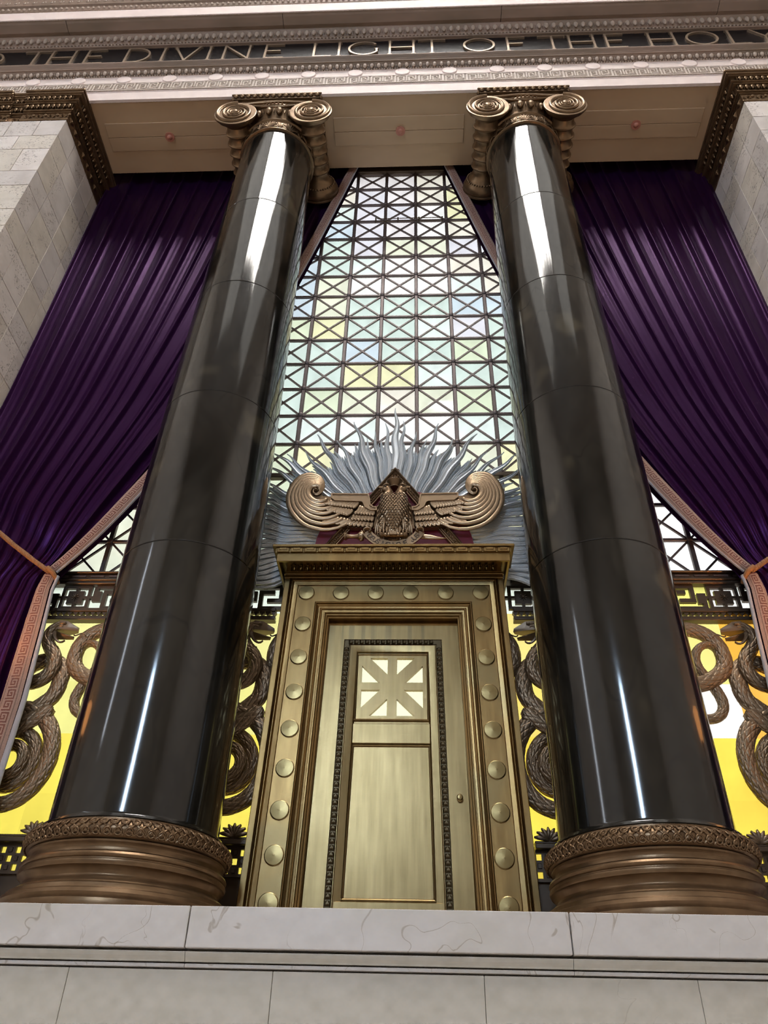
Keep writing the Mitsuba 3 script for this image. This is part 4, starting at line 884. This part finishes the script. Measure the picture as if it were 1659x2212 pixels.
# wings: coordinates digitised in a local frame (a right, b down) of the left wing
SHIFT[0] = None
def WP(a, b): return (-.961 + 5.83e-4 * a, 3.8415 - 7.43e-4 * b)
def wing(sgn):
    w = fresh(k + '__wing')
    fm = (lambda m: m) if sgn < 0 else mirror
    y = -.045
    out = [(455, 275), (380, 272), (300, 285), (220, 325), (165, 395), (135, 490), (140, 590), (170, 680), (240, 770), (340, 835), (480, 870), (700, 890), (1000, 925), (1380, 945), (1390, 720), (1330, 700), (1270, 650), (1255, 560), (1250, 480), (700, 480), (560, 470), (530, 430), (525, 380), (500, 310)]
    part(w, 'backing', fm(extr(Polygon([WP(*p) for p in out]).buffer(.004), .0, .045)), 'eagle')
    C = np.array([452., 392.])
    # radius of the outer edge from the scroll centre, by angle turned clockwise in the image from lower right to the eye
    an = np.radians([0, 45, 80, 120, 150, 180, 215, 250, 275, 310, 340, 380, 420, 460, 520, 600, 700])   # 0 = lower right direction start
    A0 = math.radians(42)    # direction (down-right) in image coordinates
    Rr = np.array([720, 560, 480, 420, 360, 318, 240, 165, 125, 95, 82, 72, 62, 52, 40, 26, 14.])
    for i, f in enumerate((1.0, .86, .73, .61, .50, .40, .31)):
        t0 = [.06, .04, .02, .0, -.04, -.06, -.08][i]
        t1 = [700, 520, 430, 380, 345, 330, 320][i]
        th = np.linspace(an[0] + t0, math.radians(t1), 70 - i * 4)
        R = np.interp(th, an, Rr)
        blend = np.clip((th - math.radians(215)) / math.radians(60), 0, 1)
        ff = f + (1 - f) * 0
        R = R * (f * (1 - blend) + blend * max(f, .34 + .66 * f) )
        px = C[0] + R * np.cos(A0 + th); py = C[1] + R * np.sin(A0 + th)
        P_ = np.array([WP(a, b) for a, b in zip(px, py)])
        L_ = np.linspace(0, 1, len(th))
        wdt = .017 * np.clip(np.minimum(.45 + L_ * 2.5, 1), 0, 1) * (1 - .72 * np.clip((th - math.radians(225)) / math.radians(120), 0, 1))
        path = np.stack([P_[:, 0], np.full(len(th), y - .012 - .014 * (1 - f)), P_[:, 1]], 1)
        part(w, 'scroll_feather', fm(tube(path, wdt * 1.95, wdt * .55 + .004, 10)), 'wing', True)
    part(w, 'scroll_eye', fm(lathe([(.012, 0), (.012, .03), (.006, .04), (0, .042)], 14, (WP(*C)[0], y - .0, WP(*C)[1]), 'y')), 'wing', 40)
    # covert rows: (start, end) of each row's upper line, feather vectors
    def row(u0, u1, v0, v1, n, wd, yy, nm):
        for i in range(n):
            t = (i + .5) / n
            p0 = np.array(u0) * (1 - t) + np.array(u1) * t; p1 = np.array(v0) * (1 - t) + np.array(v1) * t
            bend = (p0 + p1) / 2 + np.array([14., 8.])
            q = spline([WP(*p0), WP(*bend), WP(*p1)], 7)
            path = np.stack([q[:, 0], np.full(7, yy), q[:, 1]], 1); path[-1, 1] -= .004
            part(w, nm, fm(tube(path, wd * np.array([.8, 1, 1, 1, 1, .95, .6]), .0075, 6)), 'wing', True)
    row((1330, 880), (760, 790), (1330, 945), (560, 865), 12, .0225, y - .010, 'flight_feather')
    row((1340, 790), (1030, 770), (1330, 862), (990, 840), 7, .0215, y - .018, 'covert')
    row((1350, 715), (1130, 640), (1340, 790), (1040, 760), 7, .0200, y - .026, 'covert')
    row((1040, 690), (700, 640), (940, 775), (620, 690), 9, .0225, y - .018, 'covert')
    row((1120, 580), (690, 560), (1050, 680), (590, 610), 11, .0190, y - .026, 'covert')
    bar = Polygon([WP(*p) for p in [(700, 470), (1255, 478), (1275, 545), (1290, 640), (1340, 670), (1385, 672), (1385, 720), (1300, 718), (1215, 670), (1180, 600), (1150, 585), (760, 570), (705, 530)]]).buffer(.004)
    part(w, 'shoulder_bar', fm(extr(bar, y, .034)), 'wing')
    inn = bar.buffer(-.012)
    part(w, 'shoulder_rim', fm(extr(bar.difference(inn), y - .034, .007)), 'wing')
wing(-1); wing(1)
SHIFT[0] = TR(0, 0, -.045)
k = thing('sword', 'bronze sword with a wavy blade lying behind the motto ribbon', 'sword')
part(k, 'handle', lathe([(.0, -.41), (.034, -.41), (.036, -.40), (.022, -.385), (.017, -.36), (.017, -.33), (.022, -.305), (.026, -.295), (.036, -.29), (.042, -.27), (.036, -.25), (.02, -.245), (0, -.24)], 24, (0, -.11, 3.05), 'x'), 'wing', 40)
part(k, 'guard', cat([tube(spline([(-.275, -.12, 3.095), (-.262, -.13, 3.075), (-.27, -.135, 3.05), (-.262, -.13, 3.02), (-.28, -.12, 3.0)], 14), .012, .012, 6)]), 'wing', True)
tb = np.linspace(0, 1, 40)
part(k, 'blade', tube(np.stack([-.24 + .68 * tb, np.full(40, -.10), 3.045 + .012 * np.sin(tb * 9.5 + 1.5)], 1), .026 * np.clip((1 - tb) * 5, .08, 1) ** .8, .010, 8), 'wing', True)
SHIFT[0] = TR(0, 0, -.062)
k = thing('motto_ribbon', 'curved bronze ribbon with the incised motto under the eagle', 'ribbon')
RC, r0, r1 = np.array([0., 3.19]), .212, .288
ang = np.radians(np.linspace(207, 333, 50))
part(k, 'band', extr(Polygon([(RC[0] + r1 * math.cos(a), RC[1] + r1 * math.sin(a)) for a in ang] + [(RC[0] + r0 * math.cos(a), RC[1] + r0 * math.sin(a)) for a in ang[::-1]]), -.155, .014), 'wing', label='ribbon lettered DEUS MEUMQUE JUS')
for s in (-1, 1):
    part(k, 'curl', tube(spline([(s * .243, -.165, 3.07), (s * .215, -.185, 3.095), (s * .19, -.18, 3.085), (s * .20, -.17, 3.07)], 10), .010, .022, 8), 'wing', True)
import meshkit
txt = 'DEUS MEUMQUE JUS'
for i, ch in enumerate(txt):
    if ch == ' ': continue
    a = math.radians(216 + (i + .5) * 108 / len(txt))
    g = meshkit.text_mesh(ch, .042, .004)
    v = g.vertices - [(g.bounds[0, 0] + g.bounds[1, 0]) / 2, .021, 0]
    rot = a - 1.5 * math.pi
    rr = (r0 + r1) / 2
    X = v[:, 0] * math.cos(rot) - v[:, 1] * math.sin(rot) + rr * math.cos(a); Z = v[:, 0] * math.sin(rot) + v[:, 1] * math.cos(rot) + RC[1] + rr * math.sin(a)
    part(k, 'letter_' + ch.lower(), mesh(np.stack([X, -.169 - v[:, 2], Z], 1), g.faces), 'darkbronze')
SHIFT[0] = TR(0, 0, -.075)
k = thing('perch', 'small bronze scrolled perch held in the talons of the eagle', 'perch')
part(k, 'bar', lathe([(0, -.115), (.02, -.115), (.026, -.10), (.018, -.08), (.022, -.05), (.024, 0), (.022, .05), (.018, .08), (.026, .10), (.02, .115), (0, .115)], 18, (0, -.185, 3.04), 'x'), 'eagle', 40)
part(k, 'plaque', box(-.032, .032, -.222, -.19, 3.022, 3.056, .004), 'wing')

SHIFT[0] = None
# ---------------------------------------------------------------- velvet curtains with key border, cords
def yc_(z): return .17 - .10 * smooth_(np.clip((5.2 - np.asarray(z)) / 2.0, 0, 1))
def smooth_(t): return t * t * (3 - 2 * t)
def sc_(pts): return [((.191 + (x - .191) * 1.0122), (-.75 + (z + .75) * 1.0122)) for x, z in pts]
inner_u = sc_([(-.57, 9.45), (-.84, 8.25), (-1.16, 6.90), (-1.56, 5.50), (-2.0, 4.25), (-2.36, 3.40), (-2.62, 2.95), (-2.80, 2.70)])
inner_l = sc_([(-2.80, 2.70), (-2.815, 2.54), (-2.785, 2.18), (-2.745, 1.58), (-2.74, .96), (-2.74, .10)])
iu, il = np.array(inner_u[::-1]), np.array(inner_l[::-1])
su = CubicSpline(iu[:, 1], iu[:, 0]); ZT = iu[0, 1]
def x_in(z): return float(su(z)) if z >= ZT else float(np.interp(z, il[:, 1], il[:, 0]))
def fold(s, seed):
    r = np.random.default_rng(seed)
    n = 14
    edges = np.sort(np.r_[0, (np.arange(1, n) + r.uniform(-.28, .28, n - 1)) / n, 1])
    am = r.uniform(.55, 1., n)
    i = np.clip(np.searchsorted(edges, s, side='right') - 1, 0, n - 1)
    u = (s - edges[i]) / (edges[i + 1] - edges[i])
    rd = edges[i] * 0 + .5 + .18 * (np.floor(i * 2.7) % 3 - 1)
    return am[i] * (.35 * np.sin(np.pi * u) ** 1.2 + .65 * np.exp(-((u - rd) / .095) ** 2)), u
def curtain(side, word):
    sg = 1 if side > 0 else -1
    k = thing('curtain', f'tall purple velvet curtain tied back at the {word} edge of the photograph', 'curtain', None)
    NS, NZ = 520, 120
    s = np.linspace(0, 1, NS)
    fo, u = fold(s, 3 if side < 0 else 8)
    rs = np.random.default_rng(21 + side)
    fine = .13 * sum(a * np.sin(2 * math.pi * (f * s + p)) for a, f, p in ((.25, 41, .2), (.2, 29, .7), (.12, 67, .4)))
    zz = np.r_[np.linspace(9.66, ZT + .02, 85), np.linspace(ZT - .02, .06, 35)]
    V = np.zeros((len(zz), NS, 3)); UV = np.zeros((len(zz), NS, 2))
    for j, z in enumerate(zz):
        xi = x_in(min(z, 9.56)); xo = -4.119
        near = math.exp(-((z - ZT) / .55) ** 2)
        g = s ** (1 - .28 * near)
        x = xo + (xi - xo) * g
        wd = (xi - xo) / 3.5
        amp = .085 * (1 - .35 * near) * (.75 + .25 * np.clip((9.6 - z) / 2, 0, 1))
        sw = .018 * math.sin(z * 1.1) 
        y = yc_(z) + .045 - amp * (fo * (1 + .10 * np.sin(z * .6 + s * 30)) + .28 * fine) - .02 * near * (s > .8)
        cin = np.exp(-((z - (ZT + (1 - g) * 1.0)) / .12) ** 2) * .02
        V[j, :, 0] = (x + 0) * -sg if False else x
        V[j, :, 1] = y + cin; V[j, :, 2] = z
        UV[j, :, 0] = s * 3.2; UV[j, :, 1] = z
    i, j = np.meshgrid(np.arange(len(zz) - 1), np.arange(NS - 1), indexing='ij')
    A, B, C, D = i * NS + j, i * NS + j + 1, (i + 1) * NS + j + 1, (i + 1) * NS + j
    F = np.concatenate([np.stack([A, C, B], -1).reshape(-1, 3), np.stack([A, D, C], -1).reshape(-1, 3)])
    m = mesh(V.reshape(-1, 3), F)
    if sg > 0: m = mirror(m)
    part(k, 'drape', m, 'velvet', True, uv=UV.reshape(-1, 2))
    # border: strip just in front of the inner edge
    for nm, z0, z1, n in (('border', 9.62, ZT - .0, 110), ('border', ZT - .03, .07, 60)):
        zz2 = np.linspace(z0, z1, n); pts = np.array([(x_in(min(z, 9.56)), z) for z in zz2])
        if z0 > 9.56: pts[zz2 > 9.56, 0] = x_in(9.56)
        t = np.gradient(pts, axis=0); t /= np.linalg.norm(t, axis=1, keepdims=True); nr = np.stack([t[:, 1], -t[:, 0]], 1)   # toward the pier side
        nr *= np.sign(-nr[:, :1] + 1e-9)
        L_ = np.r_[0, np.cumsum(np.linalg.norm(np.diff(pts, axis=0), axis=1))]
        low = z0 < 5
        wid = np.interp(zz2, [0, 1.6, 2.3, ZT, ZT + .01, 3.5, 7, 9.6], [.16, .15, .13, .10, .10, .128, .125, .115])
        q = 7; W_s = np.linspace(0, 1, q)
        V2 = np.zeros((n, q, 3)); U2 = np.zeros((n, q, 2))
        for b, ws in enumerate(W_s):
            off = (.02 * np.sin(L_ * 2.2) if low else .006 * np.sin(L_ * 5))
            V2[:, b, 0] = pts[:, 0] + nr[:, 0] * wid * ws; V2[:, b, 2] = pts[:, 1] + nr[:, 1] * wid * ws
            V2[:, b, 1] = yc_(zz2) - .050 - .014 * math.sin(math.pi * ws) - off * .3 + (.012 if ws in (0, 1) else 0)
            U2[:, b, 0] = L_; U2[:, b, 1] = ws
        i, j = np.meshgrid(np.arange(n - 1), np.arange(q - 1), indexing='ij')
        A, B, C, D = i * q + j, i * q + j + 1, (i + 1) * q + j + 1, (i + 1) * q + j
        F2 = np.concatenate([np.stack([A, B, C], -1).reshape(-1, 3), np.stack([A, C, D], -1).reshape(-1, 3)])
        m = mesh(V2.reshape(-1, 3), F2)
        if sg > 0: m = mirror(m)
        part(k, nm, m, 'band', True, uv=U2.reshape(-1, 2), label='pinkish woven border with a key pattern')
        if low:
            ed = np.stack([pts[:, 0] + .022, yc_(zz2) - .03, pts[:, 1]], 1)
            tl = tube(ed, np.linspace(.012, .034, n), .018, 8)
            part(k, 'lining', tl if sg < 0 else mirror(tl), 'lining', True, label='pale grey turned lining edge')
        else:
            ed = np.stack([pts[:, 0] - .0, yc_(zz2) - .04, pts[:, 1]], 1)
            tl = tube(ed, .007, .012, 6); part(k, 'hem', tl if sg < 0 else mirror(tl), 'lining', True)
    c = thing('tieback_cord', f'twisted golden cord holding back the {word} curtain', 'cord')
    a, b = np.array(sc_([(-2.845, 2.69)])[0]), np.array([-4.10, 3.72])
    t = np.linspace(0, 1, 150)
    for st in range(3):
        ph = t * 150 + st * 2 * math.pi / 3
        mid = np.stack([a[0] + (b[0] - a[0]) * t, yc_(2.7) - .085 + .03 * (1 - np.sin(np.pi * np.clip(t * 1.0, 0, 1))), a[1] + (b[1] - a[1]) * t - .055 * np.sin(math.pi * t)], 1)
        nn = np.array([.63, 0, .77])
        p_ = mid + .0125 * (np.cos(ph)[:, None] * nn + np.sin(ph)[:, None] * np.array([0, 1., 0]))
        m = tube(p_, .0112, .0112, 6); part(c, 'strand', m if sg < 0 else mirror(m), 'cord', True)
    m = tube([(a[0] - .02, yc_(2.7) - .09, a[1] + .03), (a[0] + .03, yc_(2.7) - .08, a[1] - .01), (a[0] + .05, yc_(2.7) - .03, a[1] - .04), (a[0] + .045, yc_(2.7) + .03, a[1] - .05)], .02, .02, 8)
    part(c, 'loop', m if sg < 0 else mirror(m), 'cord', True)
    hk = lathe([(.035, 0), (.035, .01), (.012, .015), (.012, .05), (.022, .055), (0, .06)], 16, (0, 0, 0), 'x'); hk.apply_translation((-4.12, .03, 3.74))
    part(c, 'hook', hk if sg < 0 else mirror(hk), 'bronze', 40)
    if sg > 0:
        for kk in (k, c):
            pass
curtain(-1, 'left'); curtain(1, 'right')

# ---------------------------------------------------------------- amber lamps beside the columns (their glow is seen on snakes, curtains and shafts)
for s, wd in ((-1, 'left'), (1, 'right')):
    k = thing('amber_lamp', f'amber uplight between the {wd} column and pier, glowing on that column', 'lamp')
    c = (s * 3.15, -.55, 0)
    part(k, 'stand', lathe([(.16, 0), (.16, .02), (.05, .04), (.028, .09), (.022, .5), (.03, .52), (.022, .54), (.018, 1.36), (.03, 1.40), (.045, 1.44), (.05, 1.475), (0, 1.48)], 24, c), 'bronze', 40)
    scene[k + '__bowl'] = mikit.ply(lathe([(.05, 1.475), (.10, 1.50), (.135, 1.58), (.15, 1.70), (.145, 1.70), (.13, 1.585), (.095, 1.515), (.05, 1.49), (0, 1.485)], 28, c, cap=False), {'type': 'twosided', 'bsdf': {'type': 'diffuse', 'reflectance': {'type': 'rgb', 'value': [.6, .4, .25]}}}, smooth=40, emitter={'type': 'area', 'radiance': {'type': 'rgb', 'value': [3.0, 1.2, .38]}})
    bulb = trimesh.creation.icosphere(2); bulb = mesh(bulb.vertices * [.05, .05, .045] + [c[0], c[1], 1.665], bulb.faces)
    scene[k + '__bulb'] = mikit.ply(bulb, {'type': 'diffuse', 'reflectance': {'type': 'rgb', 'value': .3}}, smooth=True, emitter={'type': 'area', 'radiance': {'type': 'rgb', 'value': [LAMP, LAMP * .46, LAMP * .15]}})
